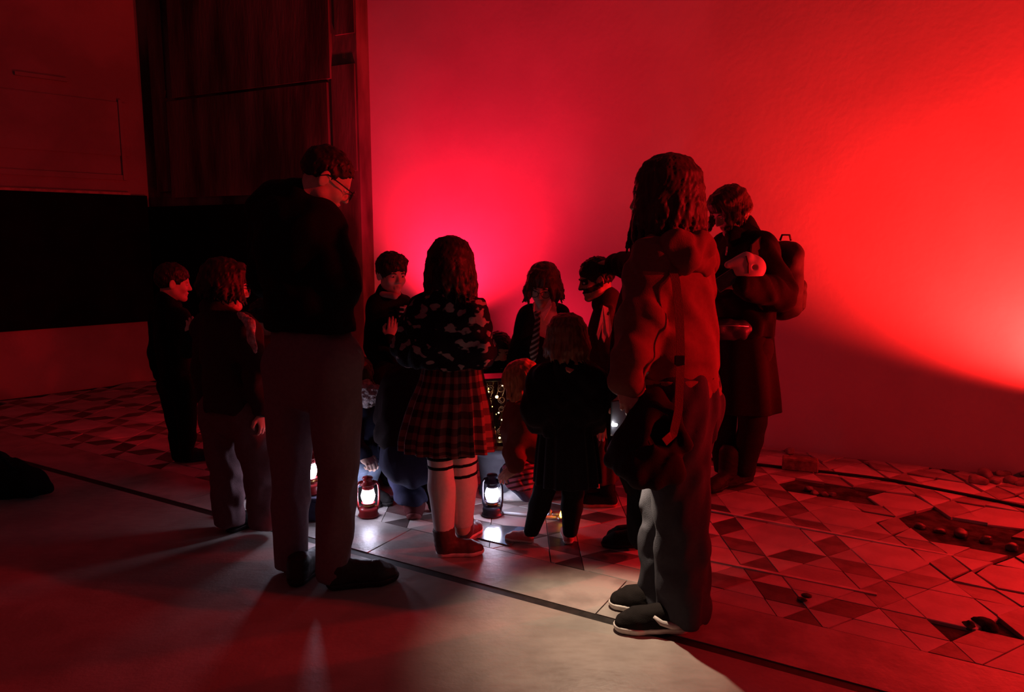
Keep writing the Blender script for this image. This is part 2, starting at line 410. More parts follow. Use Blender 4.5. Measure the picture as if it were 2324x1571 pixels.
def clip_poly(poly, n, o):   # keep n.p >= o
    out = []
    for i in range(len(poly)):
        a, b = poly[i], poly[(i + 1) % len(poly)]; da, db = a @ n - o, b @ n - o
        if da >= 0: out.append(a)
        if (da >= 0) != (db >= 0): out.append(a + (b - a) * (da / (da - db)))
    return out
def inside(p, poly):
    c = False; n = len(poly)
    for i in range(n):
        a, b = poly[i], poly[i - 1]
        if (a[1] > p[1]) != (b[1] > p[1]) and p[0] < (b[0] - a[0]) * (p[1] - a[1]) / (b[1] - a[1]) + a[0]: c = not c
    return c
def area(p):
    p = np.asarray(p); x, y = p[:, 0], p[:, 1]; return .5 * abs(np.dot(x, np.roll(y, 1)) - np.dot(y, np.roll(x, 1)))
holes = [[gnd(*q)[:2] for q in h] for h in (
    [(1796, 1090), (1915, 1106), (1990, 1104), (1980, 1140), (1905, 1134), (1806, 1122)],
    [(2025, 1140), (2100, 1155), (2170, 1170), (2345, 1208), (2345, 1256), (2260, 1260), (2150, 1224), (2110, 1222), (2060, 1184)],
    [(2130, 1385), (2285, 1395), (2300, 1448), (2170, 1448)])]
LAT = .46; D3 = LAT / math.sqrt(3); E0 = D3 / math.sqrt(3)
dv = lambda a: V(math.cos(math.radians(a)), math.sin(math.radians(a)))
STAR = V(1.36, 3.07)
tiles = []
for i in range(-16, 17):
    for j in range(-16, 17):
        p = STAR + LAT * (i * dv(-30) + j * dv(30))
        if not (-4.6 < p[0] < 4.2 and 1.5 < p[1] < 8): continue
        sp = [([p + D3 * dv(0) + E0 * dv(30 + 60 * k) for k in range(6)], 0)]
        for th in (180, 60, -60):
            md = p + dv(th) * D3 / 2; sp.append(([p, md - dv(th + 90) * E0 / 2, p + dv(th) * D3, md + dv(th + 90) * E0 / 2], 1))
        for th in (0, 120, 240): sp.append(([p, p + E0 * dv(th - 30), p + E0 * dv(th + 30)], 2))
        q = p + D3 * dv(180)
        for th in (60, 180, 300): sp.append(([q, q + E0 * dv(th - 30), q + E0 * dv(th + 30)], 2))
        for poly, kd in sp:
            poly = clip_poly(poly, SN, OT)
            if len(poly) < 3: continue
            poly = clip_poly(poly, NW, W0 @ NW + .04)
            if len(poly) < 3: continue
            if p[0] < -1: poly = clip_poly(poly, NW, PIER_R @ NW + .01)
            if len(poly) < 3 or area(poly) < .0006: continue
            c = np.mean(poly, 0)
            if (c - PIER_L) @ LN < .12 or any(inside(c, h) for h in holes): continue
            px = [project((*v_, 0)) for v_ in poly]; pc = project((*c, 0))
            vis = area(px) if (-20 < pc[0] < 2344 and 900 < pc[1] < 1590) else 0
            if 440 < pc[0] < 1560 and pc[1] < 1110: vis *= .1
            tiles.append((vis, poly, kd, c))
tiles.sort(key=lambda t: -t[0])
rest = {0: [], 1: []}
for n_, (vis, poly, kd, c) in enumerate(tiles):
    r_ = np.random.default_rng(int(abs(c[0] * 977 + c[1] * 7919) * 10))
    rough_zone = c[0] > 1.75
    g = .0018 if not rough_zone else .004
    poly = [q + (c - q) * (g / max(.02, np.linalg.norm(q - c))) for q in poly]
    if rough_zone: poly = [q + r_.normal(0, .006, 2) for q in poly]
    zt = r_.uniform(-.0015, .0015) + (r_.uniform(-.004, .006) if rough_zone else 0)
    v, f = prism(poly, -.0139, zt, .02)
    if rough_zone:
        tl = r_.normal(0, .018, 2); top = v[:, 2] > -.012; v[top, 2] += (v[top, :2] - c) @ tl
    dark = kd == 1
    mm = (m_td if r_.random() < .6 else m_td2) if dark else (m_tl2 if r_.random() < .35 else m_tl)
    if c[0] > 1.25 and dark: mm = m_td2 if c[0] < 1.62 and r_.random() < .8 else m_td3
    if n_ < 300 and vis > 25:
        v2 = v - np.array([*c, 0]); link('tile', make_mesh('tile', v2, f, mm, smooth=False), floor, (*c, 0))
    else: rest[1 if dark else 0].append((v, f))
for k, mm in ((0, m_tl), (1, m_td)):
    if rest[k]:
        o = link('far_light_tiles' if k == 0 else 'far_dark_tiles', make_mesh('far_tiles', *join(*rest[k]), mm, smooth=False), floor); o['kind'] = 'stuff'
# pale inlay fillets laid over the tile field
for (a, b) in (((1600, 1157), (2165, 1263)), ((1590, 1268), (1990, 1350))):
    A, B = gnd(*a)[:2], gnd(*b)[:2]; n = nrm(V(-(B - A)[1], (B - A)[0])) * .009
    v, f = prism([A - n, B - n, B + n, A + n], -.002, .0042); link('inlay_strip', make_mesh('inlay_strip', v, f, m_inlay, smooth=False), floor)
# polished dark stone tile that mirrors the lantern, made as a metal plate
pl = [gnd(*q)[:2] for q in ((1083, 1222), (1112, 1192), (1196, 1198), (1160, 1241))]
v, f = prism(pl, .0016, .0036, .01)
o = link('shiny_tile', make_mesh('shiny_tile', v, f, mat('shiny_tile_metal', (.35, .35, .37), .16, .5, .1, 20, metal=.9), smooth=False))
tag(o, "polished dark stone tile in the floor by the small girl's shoe", 'plate')

# rubble, cable, plank near the foot of the wall
m_rub = mat('broken_plaster', (.26, .22, .20), .95, .1, .25, 14, .6, 30)
def stone(px, py, s, label, group, name='rubble_stone', flat=.6, mm=None, seed=0, z=0.0):
    g = gnd(px, py); r = np.random.default_rng(seed); F = Field()
    for k in range(4): F.ell(r.normal(0, .22, 3) * s * V(1, 1, .4), s * V(*(r.uniform(.35, .6, 2)), flat * r.uniform(.4, .55)), k=.004)
    F.clip((0, 0, -s * .2), (0, 0, -1))
    for k in range(4): n = nrm(r.normal(size=3) * V(1, 1, .5) + V(0, 0, .3)); F.clip(n * s * r.uniform(.38, .55), n)
    v, q = F.mesh(s / 7, None, 0); v[:, 2] -= v[:, 2].min()
    o = link(name, make_mesh(name, v, q, mm or m_rub, smooth=False), None, (g[0], g[1], z), (0, 0, r.uniform(0, 6)))
    return tag(o, label, 'rubble', group)
for i, (x, y, s) in enumerate(((2235, 1080, .08), (2215, 1098, .09), (2258, 1096, .06), (2285, 1080, .06), (2296, 1098, .07), (2322, 1080, .07), (2326, 1104, .06))):
    stone(x, y, s, ('upper left lump of the plaster heap at the red wall foot', 'lump at the left end of the plaster heap, nearest the cable', 'small lump in the middle front of the plaster heap', 'small lump at the back middle of the plaster heap', 'lump right of the middle in the plaster heap front', 'back lump of the plaster heap cut by the right edge', 'front lump of the plaster heap cut by the right edge')[i], 'plaster lumps at the wall foot', seed=i)
for i, (x, y, s) in enumerate(((1832, 1108, .05), (1850, 1116, .045), (1870, 1119, .04), (1888, 1120, .04))):
    stone(x, y, s, ('leftmost', 'second from left', 'third from left', 'rightmost')[i] + ' small rubble chunk in the narrow floor hole right of the coat woman', 'rubble in the narrow floor hole', seed=20 + i, z=-.014)
for i, (x, y, s) in enumerate(((2085, 1192, .05), (2130, 1202, .045), (2185, 1212, .06), (2240, 1226, .05), (2300, 1242, .055))):
    stone(x, y, s, ('leftmost', 'second from left', 'middle', 'second from right', 'rightmost')[i] + ' dark rubble chunk in the large floor hole at the right edge', 'rubble in the large floor hole', seed=40 + i, mm=m_td, z=-.014)
for i, (x, y, s) in enumerate(((2225, 1412, .05), (2245, 1420, .06), (2205, 1418, .04))):
    stone(x, y, s, ('middle', 'right', 'left')[i] + ' dark clod in the small floor hole near the lower right', 'clods in the small floor hole', seed=60 + i, mm=m_sub, z=-.014)
stone(1826, 1364, .05, 'small flat black chip lying alone on the red floor', None, 'dark_chip', .25, m_strip, 77)
stone(1792, 1030, .06, 'pointed pale plaster splinter by the wall foot above the brick', None, 'plaster_splinter', .6, None, 78)
g = gnd(1815, 1066); v, f = box((0, 0, .035), (.20, .09, .07), None, .006)
o = link('loose_brick', make_mesh('loose_brick', v, f, mat('brick_red_brown', (.25, .16, .13), .9, .1, .3, 20, .4, 60), smooth=False), None, (g[0], g[1], 0), (0, 0, -.35)); tag(o, 'loose brick lying by the wall beyond the black cable', 'brick')
cb = [gnd(*q, .009) for q in ((1420, 1022), (1520, 1030), (1600, 1040), (1680, 1050), (1760, 1059), (1850, 1069), (1940, 1079), (2030, 1091), (2120, 1109), (2220, 1128), (2324, 1150), (2420, 1172))]
P = []
for i in range(len(cb) - 1):
    for t in np.linspace(0, 1, 6)[:-1]: P.append(cb[i] * (1 - t) + cb[i + 1] * t)
v, f = tube(P, .009, 8); o = link('floor_cable', make_mesh('floor_cable', v, f, mat('black_rubber', (.012, .01, .01), .5, .4, .2, 20)))
tag(o, 'black power cable running along the floor below the red wall', 'cable')

# ================================================================== LANTERNS AND SMALL THINGS
m_lred = mat('red_enamel', (.30, .018, .02), .3, .5, .1, 20)
m_ldark = mat('dark_enamel', (.03, .022, .035), .35, .5, .1, 20)
m_wire = mat('plated_wire', (.55, .52, .5), .3, .5, .1, 20, metal=.8)
m_brass = mat('brass', (.6, .4, .15), .35, .5, .1, 20, metal=.9)
def lantern(label, x, y, hgt, m, rotz, z=0.0, power=38.0, swing=1.0):
    s = hgt / .30
    r = thing('hurricane_lantern', label, 'lantern', (x, y, z), 'hurricane lanterns among the children', rotz); r.scale = (s, s, s)
    def add(nm, g, mm, par=r, sm=True):
        return link(nm, make_mesh(nm, g[0], g[1], mm, smooth=sm), par)
    tank = add('tank', lathe([(.0, 0), (.060, 0), (.066, .008), (.064, .014), (.058, .022), (.060, .042), (.054, .058), (.034, .066), (.024, .070), (.0, .070)], 32), m)
    add('filler_cap', lathe([(.011, 0), (.011, .012), (.0, .013)], 12, (.040, 0, .058)), m_brass, tank)
    add('burner', lathe([(.030, .066), (.034, .074), (.032, .084), (.022, .090), (.0, .090)], 24), m_brass)
    add('globe_plate', lathe([(.040, .084), (.044, .088), (.040, .092), (.0, .092)], 24), m)
    add('globe', lathe([(.028, .092), (.037, .104), (.043, .125), (.042, .145), (.036, .165), (.030, .176), (.0, .176)], 32), emit('lantern_globe_light_%d' % power, (.76, .76, 1.0), power))
    add('upper_globe_ring', lathe([(.030, .174), (.036, .180), (.034, .200), (.030, .204), (.0, .204)], 24), m)
    hood = add('hood', lathe([(.034, .200), (.050, .206), (.046, .216), (.030, .226), (.026, .240), (.034, .246), (.030, .256), (.0, .262)], 28), m)
    for sx in (-1, 1):
        add('side_tube', tube([(sx * .030, 0, .228), (sx * .052, 0, .222), (sx * .066, 0, .200), (sx * .069, 0, .160), (sx * .068, 0, .110), (sx * .064, 0, .070), (sx * .054, 0, .040)], .0075, 10), m)
        add('guard_wire', tube([(sx * .034, .028, .09), (sx * .040, .030, .13), (sx * .034, .026, .176)], .0016, 6), m_wire)
    add('guard_wire', tube([(.046 * math.cos(a), .046 * math.sin(a), .135) for a in np.linspace(0, 2 * math.pi, 30)[:-1]], .0015, 6, True), m_wire)
    hp = [(.070 * math.cos(a), (.055 * math.sin(a)) * swing, .19 + .085 * math.sin(a) * (1.25 - swing)) for a in np.linspace(0, math.pi, 16)]
    add('bail_handle', tube(hp, .0022, 6), m_wire)
    return r
g = gnd(833, 1178); lantern('red lantern with bright white globe on the floor left of the plaid skirt girl', g[0], g[1] + .04, .235, m_lred, .15, swing=.9)
g = gnd(1117, 1176); lantern('dark lantern with bright white globe standing before the grey pot', g[0], g[1] + .04, .245, m_ldark, -.5, swing=.7)
L3 = at(702, 1066, 3.54)
lantern("red lantern glowing in the gap between the man's legs", L3[0], 3.54, .255, m_lred, .4, z=L3[2] - .117, swing=.3, power=65.0)
r = thing('storage_box', "dark navy box under the lantern between the man's legs", 'box', (L3[0], 3.54, 0)); hb = L3[2] - .1175
link('body', make_mesh('body', *box((0, 0, hb * .42), (.15, .15, hb * .84), None, .005), mat('navy_paint', (.03, .03, .07), .6, .3), smooth=False), r)
link('lid', make_mesh('lid', *box((0, 0, hb * .92), (.16, .16, hb * .16), None, .004), mat('navy_paint', (.03, .03, .07), .6, .3), smooth=False), r)

# grey pot used as a pedestal, with the wire display lantern on it
pc = gnd(1140, 1150); PX, PY = at(1142, 1100, 3.93)[0], 3.93
m_pot = mat('grey_plastic', (.11, .105, .125), .55, .3, .12, 20)
r = thing('plant_pot', 'upturned grey pot serving as pedestal for the fairy light case', 'pot', (PX, PY, 0))
zt = at(1140, 1003, PY)[2]; rb, rt = .135, .165
link('body', make_mesh('body', *lathe([(.0, 0), (rb * .9, 0), (rb * 1.02, .015), (rb * .9, .04), (rt * .86, zt * .82), (rt * .92, zt - .05)], 40), m_pot), r)
link('rim', make_mesh('rim', *lathe([(rt * .92, zt - .055), (rt, zt - .05), (rt * 1.02, zt - .006), (rt * .98, zt), (.0, zt)], 40), m_pot), r)
m_bl = mat('black_metal', (.012, .012, .016), .4, .5, .1, 20)
cw, ch = .135, at(1140, 853, PY)[2] - zt
r = thing('light_case', 'black framed glass case with warm fairy lights and wire scrolls', 'display case', (PX - .055, PY - .01, zt + .001), None, .25)
for sx in (-1, 1):
    for sy in (-1, 1): link('post', make_mesh('post', *box((sx * cw / 2, sy * cw / 2, ch / 2), (.014, .014, ch), None, .002), m_bl, smooth=False), r)
for z_, nm in ((.008, 'base_frame'), (ch - .008, 'top_frame')):
    link(nm, make_mesh(nm, *box((0, 0, z_), (cw + .022, cw + .022, .016), None, .003), m_bl, smooth=False), r)
for sx, sy in ((1, 0), (-1, 0), (0, 1), (0, -1)):
    link('pane', make_mesh('pane', *box((sx * cw / 2, sy * cw / 2, ch / 2), (.002 if sx else cw - .014, .002 if sy else cw - .014, ch - .03)), glassmat('case_glass'), smooth=False), r)
def scroll(cx, cz, R, turns=1.4, ph=0, sy=-1):
    return [(cx + R * (1 - .55 * t) * math.cos(ph + turns * 6.28 * t), sy * (cw / 2 - .012), cz + R * (1 - .55 * t) * math.sin(ph + turns * 6.28 * t)) for t in np.linspace(0, 1, 28)]
mwg = mat('gilt_wire', (.75, .62, .42), .4, .5, .1, 20, metal=.5)
for (cx, cz, R, ph) in ((.034, ch - .06, .022, 1.2), (-.03, ch - .06, .024, .3), (.036, ch - .12, .020, 2.6), (-.034, ch - .13, .022, 1.0), (.034, ch - .172, .017, 0), (-.03, ch - .19, .02, 2.), (.03, .07, .02, 1.6), (-.03, .07, .02, .7)):
    link('wire_scroll', make_mesh('wire_scroll', *tube(scroll(cx, cz, R, 1.35, ph), .0021, 6), mwg), r)
for x_ in (-.045, -.015, .015, .048):
    link('wire_scroll', make_mesh('wire_scroll', *tube([(x_, -cw / 2 + .012, ch - .02), (x_ + .006, -cw / 2 + .014, ch - .06), (x_ - .008, -cw / 2 + .012, ch - .1)], .0018, 6), mwg), r)
mfl = emit('fairy_light_glow', (1.0, .62, .22), 14)
for k, (x_, y_, z_, q) in enumerate(((.012, -.045, ch - .105, 1.7), (.046, -.03, ch - .05, .8), (.03, -.01, ch - .20, .8), (.048, -.04, .035, 1.1), (.028, -.04, .032, 1.1), (-.03, -.03, ch - .08, 1.), (-.02, 0, ch - .16, .9), (0, .02, .1, .9), (.05, 0, .12, .7), (.04, -.045, .075, .7))):
    v, f = lathe([(0, -.005), (.004, -.003), (.005, 0), (.004, .003), (0, .005)], 10); link('fairy_bulb', make_mesh('fairy_bulb', v * q, f, mfl), r, (x_, y_, z_))
link('candle', make_mesh('candle', *lathe([(0, .016), (.028, .016), (.028, .06), (.02, .062), (0, .06)], 20, (-.01, .01, 0)), mat('cream_wax', (.7, .6, .42), .5, .3, .1, 20)), r)

# little wooden box and flickering tea-light between the small girl's legs
m_wood = mat('brown_wood', (.20, .11, .06), .7, .3, .3, 8, .2, 40, stretch=(1, 6, 1))
c = gnd(1248, 1172); r = thing('wooden_stool', "low brown wooden stool glimpsed behind the small girl's legs", 'stool', (c[0] + .01, c[1] + .22, 0))
link('seat', make_mesh('seat', *box((0, 0, .155), (.22, .16, .03), None, .006), m_wood, smooth=False), r)
for sx in (-1, 1):
    for sy in (-1, 1): link('leg', make_mesh('leg', *box((sx * .085, sy * .055, .07), (.03, .03, .14), None, .004), m_wood, smooth=False), r)
c = gnd(1274, 1186); r = thing('tea_light', 'tea light with small yellow flame on the floor between black stockings', 'candle', (c[0], c[1] + .03, 0))
link('cup', make_mesh('cup', *lathe([(0, 0), (.017, 0), (.019, .016), (.016, .016), (.015, .010), (0, .010)], 20), m_wire), r)
link('flame', make_mesh('flame', *lathe([(0, .012), (.006, .018), (.008, .026), (.005, .038), (0, .05)], 12), emit('flame_yellow', (1.0, .55, .07), 10)), r)
c = gnd(1248, 1170); o = link('small_figurine', make_mesh('small_figurine', *join(lathe([(0, 0), (.02, 0), (.02, .008), (.008, .012), (.012, .022), (.006, .03), (0, .032)], 14), box((.03, 0, .008), (.04, .03, .016), None, .004)), mat('pale_pewter', (.4, .42, .48), .35, .5, .15, 30, metal=.4)), None, (c[0], c[1], 0))
tag(o, 'tiny pale metal figure on the floor between the small girl\'s feet', 'figurine')
# pale painted rods on the floor among the group
m_rod = mat('white_rod', (.75, .75, .75), .5, .4, .08, 20)
for k, (a, b, lb) in enumerate((((858, 1124), (1004, 1141), 'white wooden rod on the floor behind the left lantern'), ((900, 1118), (1010, 1121), 'thin white rod lying farthest behind the plaid skirt girl'), ((1138, 1164), (1262, 1176), 'white rod on the floor right of the dark lantern'))):
    A, B = gnd(*a, .008), gnd(*b, .008)
    o = link('floor_rod', make_mesh('floor_rod', *tube([A, A * .5 + B * .5, B], .008, 8), m_rod)); tag(o, lb, 'rod')
c = gnd(548, 1188); r_ = np.random.default_rng(5); F = Field()
for k in range(6): F.ell(r_.normal(0, .03, 3) * V(1, .7, .8) + V(0, 0, .04), r_.uniform(.012, .035, 3), k=.006)
F.clip((0, 0, 0), (0, 0, -1)); v, q = F.mesh(.005, folds(.006, .03, 3), 0)
o = link('crumpled_paper', make_mesh('crumpled_paper', v, q, mat('pale_paper', (.62, .55, .5), .8, .2, .1, 30), smooth=False), None, (c[0], c[1] + .1, 0)); tag(o, "crumpled pale paper on the floor between the glasses boy's legs", 'paper')

# ================================================================== PEOPLE: builders
SK = {}
def skin(name, c):
    if name not in SK:
        SK[name] = mat('skin_' + name, c, .55, .35, .06, 40, .05, 200)
        SK[name].node_tree.nodes['Principled BSDF'].inputs['Subsurface Weight'].default_value = 0.0
    return SK[name]
m_lips = mat('lips', (.54, .31, .26), .45, .4, .05, 40)
m_eyew = mat('eye_white', (.75, .73, .70), .15, .5, .03, 40)
m_iris = mat('eye_iris', (.03, .018, .012), .1, .6, .1, 40)

def head_R(yaw, down, roll=0.0):
    y, d, r = math.radians(yaw), math.radians(down), math.radians(roll)
    f = V(math.cos(y) * math.cos(d), math.sin(y) * math.cos(d), -math.sin(d)); x = nrm(np.cross(f, V(0, 0, 1))); u = np.cross(x, f)
    x2 = x * math.cos(r) + u * math.sin(r); u2 = -x * math.sin(r) + u * math.cos(r)
    return np.stack([x2, f, u2], 1)     # columns: right, forward, up
def head_mesh(c, R, s, vox=.0042, child=False, ears=True, paint=False):
    F = Field(); ch = .94 if child else 1.0
    F.ell((0, -.012, .036), (.077, .097, .084), k=.01)
    F.ell((0, .026, -.028), (.062, .064, .084 * ch), k=.03)
    for sx in (-1, 1): F.cone((sx * .046, .012, -.058 * ch), (0, .066, -.100 * ch), .026, .018, .02)
    F.ell((0, .078, -.100 * ch), (.018, .014, .014), k=.014)
    for sx in (-1, 1): F.ell((sx * .040, .062, -.030), (.020, .020, .020), k=.02)                 # cheeks
    F.cone((-.034, .079, .020), (.034, .079, .020), .011, .011, .014)                               # brow
    for sx in (-1, 1): F.ell((sx * .031, .103, -.002), (.017, .018, .012), k=.012, sub=True)        # sockets
    F.cone((0, .089, .006), (0, .106, -.030), .0075, .0105, .010)                                   # nose
    for sx in (-1, 1): F.ell((sx * .010, .098, -.034), (.0085, .010, .0075), k=.006)
    F.cone((-.017, .083, -.060), (0, .091, -.0585), .005, .0065, .005); F.cone((.017, .083, -.060), (0, .091, -.0585), .005, .0065, .005)
    F.cone((-.015, .083, -.0705), (.015, .083, -.0705), .0065, .0065, .005); F.ell((0, .087, -.071), (.012, .007, .0065), k=.004)
    F.ell((0, .098, -.0655), (.022, .010, .0016), k=.003, sub=True)                                 # mouth line
    if ears:
        for sx in (-1, 1):
            Re = np.array(Matrix.Rotation(sx * .35, 3, 'Z')); F.ell((sx * .080, -.006, -.008), (.008, .020, .032), Re, k=.008)
            F.ell((sx * .090, .000, -.006), (.006, .011, .019), Re, k=.004, sub=True)
    F.cone((0, -.022, -.05), (0, -.030, -.118), .049, .047, .03)
    v, q = F.mesh(vox, None, 1)
    fc = v[q].mean(1); mi = np.zeros(len(q), int)
    lip = (np.abs(fc[:, 0]) < .019) & (fc[:, 2] > -.0765) & (fc[:, 2] < -.0555) & (fc[:, 1] > .0862); mi[lip] = 1
    if paint:
        t = fc[:, 1]; mid = -.046 + .25 * np.clip(.06 - t, 0, .1); mi[(np.abs(fc[:, 2] - mid) < .016) & (t > -.02) & (fc[:, 2] > -.1)] = 4
        mi[(fc[:, 1] > .055) & (np.abs(fc[:, 2] - .004) < .017) & (np.abs(fc[:, 0]) > .012) & (np.abs(fc[:, 0]) < .056)] = 4
    vs, qs, ms, n = [v], [q], [mi], len(v)
    for sx in (-1, 1):     # eyeballs, with iris
        E = Field().ell((sx * .031, .0765, -.001), (.0128, .0128, .0078), k=0); ve, qe = E.mesh(.0028, None, 0)
        ce = ve[qe].mean(1); m = np.full(len(qe), 2); m[(np.hypot(ce[:, 0] - sx * .031, ce[:, 2] + .003) < .0062) & (ce[:, 1] > .082)] = 3
        vs.append(ve); qs.append(qe + n); ms.append(m); n += len(ve)
    v = np.concatenate(vs); return v @ R.T * s + c, np.concatenate(qs), np.concatenate(ms)
def brows(c, R, s):
    g = join(*[tube([(sx * .016, .094, .016), (sx * .030, .0935, .0215), (sx * .046, .083, .017)], [.0028, .0036, .0018], 6) for sx in (-1, 1)])
    return g[0] @ R.T * s + c, g[1]

def hair_mesh(c, R, s, style, length=.12, vox=.0065, seed=0, fringe=.0, side=1.0, nape=0.0, wave=.006, spread=0.0, thick=1.0, nst=46):
    """style: short / bowl / bob / long, in head space (x right, y forward, z up)"""
    r = np.random.default_rng(seed); F = Field(); t = {'short': .007, 'bowl': .013}.get(style, .012) * thick
    F.ell((0, -.012, .036), (.077 + t, .097 + t, .084 + t * 1.2), k=.01)
    down = R.T @ V(0, 0, -1)
    if style in ('short', 'bowl'):
        F.ell((0, .118, -.050 - fringe), (.10, .072, .094), k=.012, sub=True)
        F.clip((0, -.03, (-.035 if style == 'short' else -.045) + nape), (0, .35, -1)); F.clip((0, .02, (-.020 if style == 'short' else -.034) + nape), (0, .9, -1.0))
        if style == 'bowl':
            for a in np.linspace(-70, 70, 15):
                q = math.radians(a + r.uniform(-4, 4)); x0, y0 = math.sin(q), math.cos(q)
                F.chain([(x0 * .05, y0 * .06, .112), (x0 * .078, y0 * .088 - .005, .085), (x0 * .084, y0 * .097 - .006, .050 - fringe * r.uniform(.5, 1.2))], [.012, .014, .006], .006)
        nz = lambda p: .0026 * np.sin(np.arctan2(p[..., 0], p[..., 1] + .01) * 46 + 90 * p[..., 2]) + folds(.0045, .03, seed)(p)
    else:
        F.ell((0, .120, -.058 - fringe), (.058, .075, .108), k=.012, sub=True)
        for i in range(nst):
            a = math.radians(42 + (360 - 84) * (i + r.uniform(-.3, .3)) / (nst - 1)); x0, y0 = math.sin(a), math.cos(a)
            back = .5 - .5 * y0
            L = length * (r.uniform(.82, 1.05)) * (.80 + .2 * back if style == 'long' else 1.0)
            p = [(x0 * .026, y0 * .032 - .012, .114), (x0 * .058, y0 * .072 - .012, .098), (x0 * .080, y0 * .098 - .012, .062), (x0 * .088, y0 * .106 - .012, .018)]
            st = V(*p[-1]); n_ = max(2, int(L / .045)); ph = r.uniform(0, 6.28)
            for k in range(1, n_ + 1):
                f_ = k / n_; o = V(math.sin(ph + 5 * f_), math.cos(ph * 1.7 + 4 * f_), 0) * wave * (1 + 2 * f_)
                rad = V(x0, y0 * .9, 0) * ((.012 + spread) * f_)
                p.append(st + down * (L * f_) + o + rad)
            rs = list(np.linspace(.018, .015, 4)) + list(np.linspace(.015, .004, n_))
            F.chain(p, rs, .007)
        if fringe:
            for a in np.linspace(-48, 48, 13):
                q = math.radians(a + r.uniform(-4, 4)); x0, y0 = math.sin(q), math.cos(q)
                F.chain([(x0 * .05, y0 * .06, .112), (x0 * .080, y0 * .090, .085), (x0 * .086, y0 * .100, .056 - fringe * r.uniform(.6, 1.3))], [.013, .014, .005], .006)
        nz = lambda p: .0022 * np.sin(np.arctan2(p[..., 0], p[..., 1] + .01) * 42 + 14 * np.sin(p[..., 2] * 22)) + folds(.002, .03, seed, (1, 1, .3))(p)
    v, q = F.mesh(vox, nz, 1)
    return v @ R.T * s + c, q

def hand_mesh(wrist, fwd, back, s=1.0, curl=.5, thumb=1, spread=.1, vox=.0035):
    """fwd: wrist to knuckles, back: normal of the back of the hand, thumb: +1 / -1 side"""
    y = nrm(fwd); z = nrm(np.asarray(back, float) - y * np.dot(back, y)); x = np.cross(y, z) * thumb; F = Field()
    F.ell((0, .046, 0), (.040, .050, .0145), k=.01); F.cone((0, -.015, 0), (0, .02, 0), .025, .026, .015, ((0, 0, 1), .65))
    for i, (bx, by, L, rr) in enumerate(((.028, .084, .070, .0085), (.009, .090, .078, .0088), (-.010, .087, .072, .0084), (-.027, .078, .056, .0074))):
        p = V(bx, by, 0); a = 0.0; q = [p * V(.85, .75, 1), p]; cc = curl * (.85 + .12 * i)
        for seg, w_ in ((.45, 1.0), (.31, 1.15), (.24, .7)):
            a += cc * w_; d = V(spread * (1.5 - i) * .35, math.cos(a), -math.sin(a)); q.append(q[-1] + nrm(d) * L * seg)
        F.chain(q, [rr * 1.1, rr * 1.08, rr, rr * .92, rr * .72], .004)
    t0 = V(.026, .024, -.004); t1 = t0 + V(.024, .022, -.010); t2 = t1 + V(.010 - .012 * curl, .026, -.012 - .006 * curl); t3 = t2 + V(-.004 - .012 * curl, .022, -.008)
    F.chain([t0, t1, t2, t3], [.013, .0115, .0098, .0075], .006)
    v, q = F.mesh(vox, None, 1); Rm = np.stack([x, y, z], 1)
    if np.linalg.det(Rm) < 0: q = q[:, ::-1]
    return v @ Rm.T * s + wrist, q

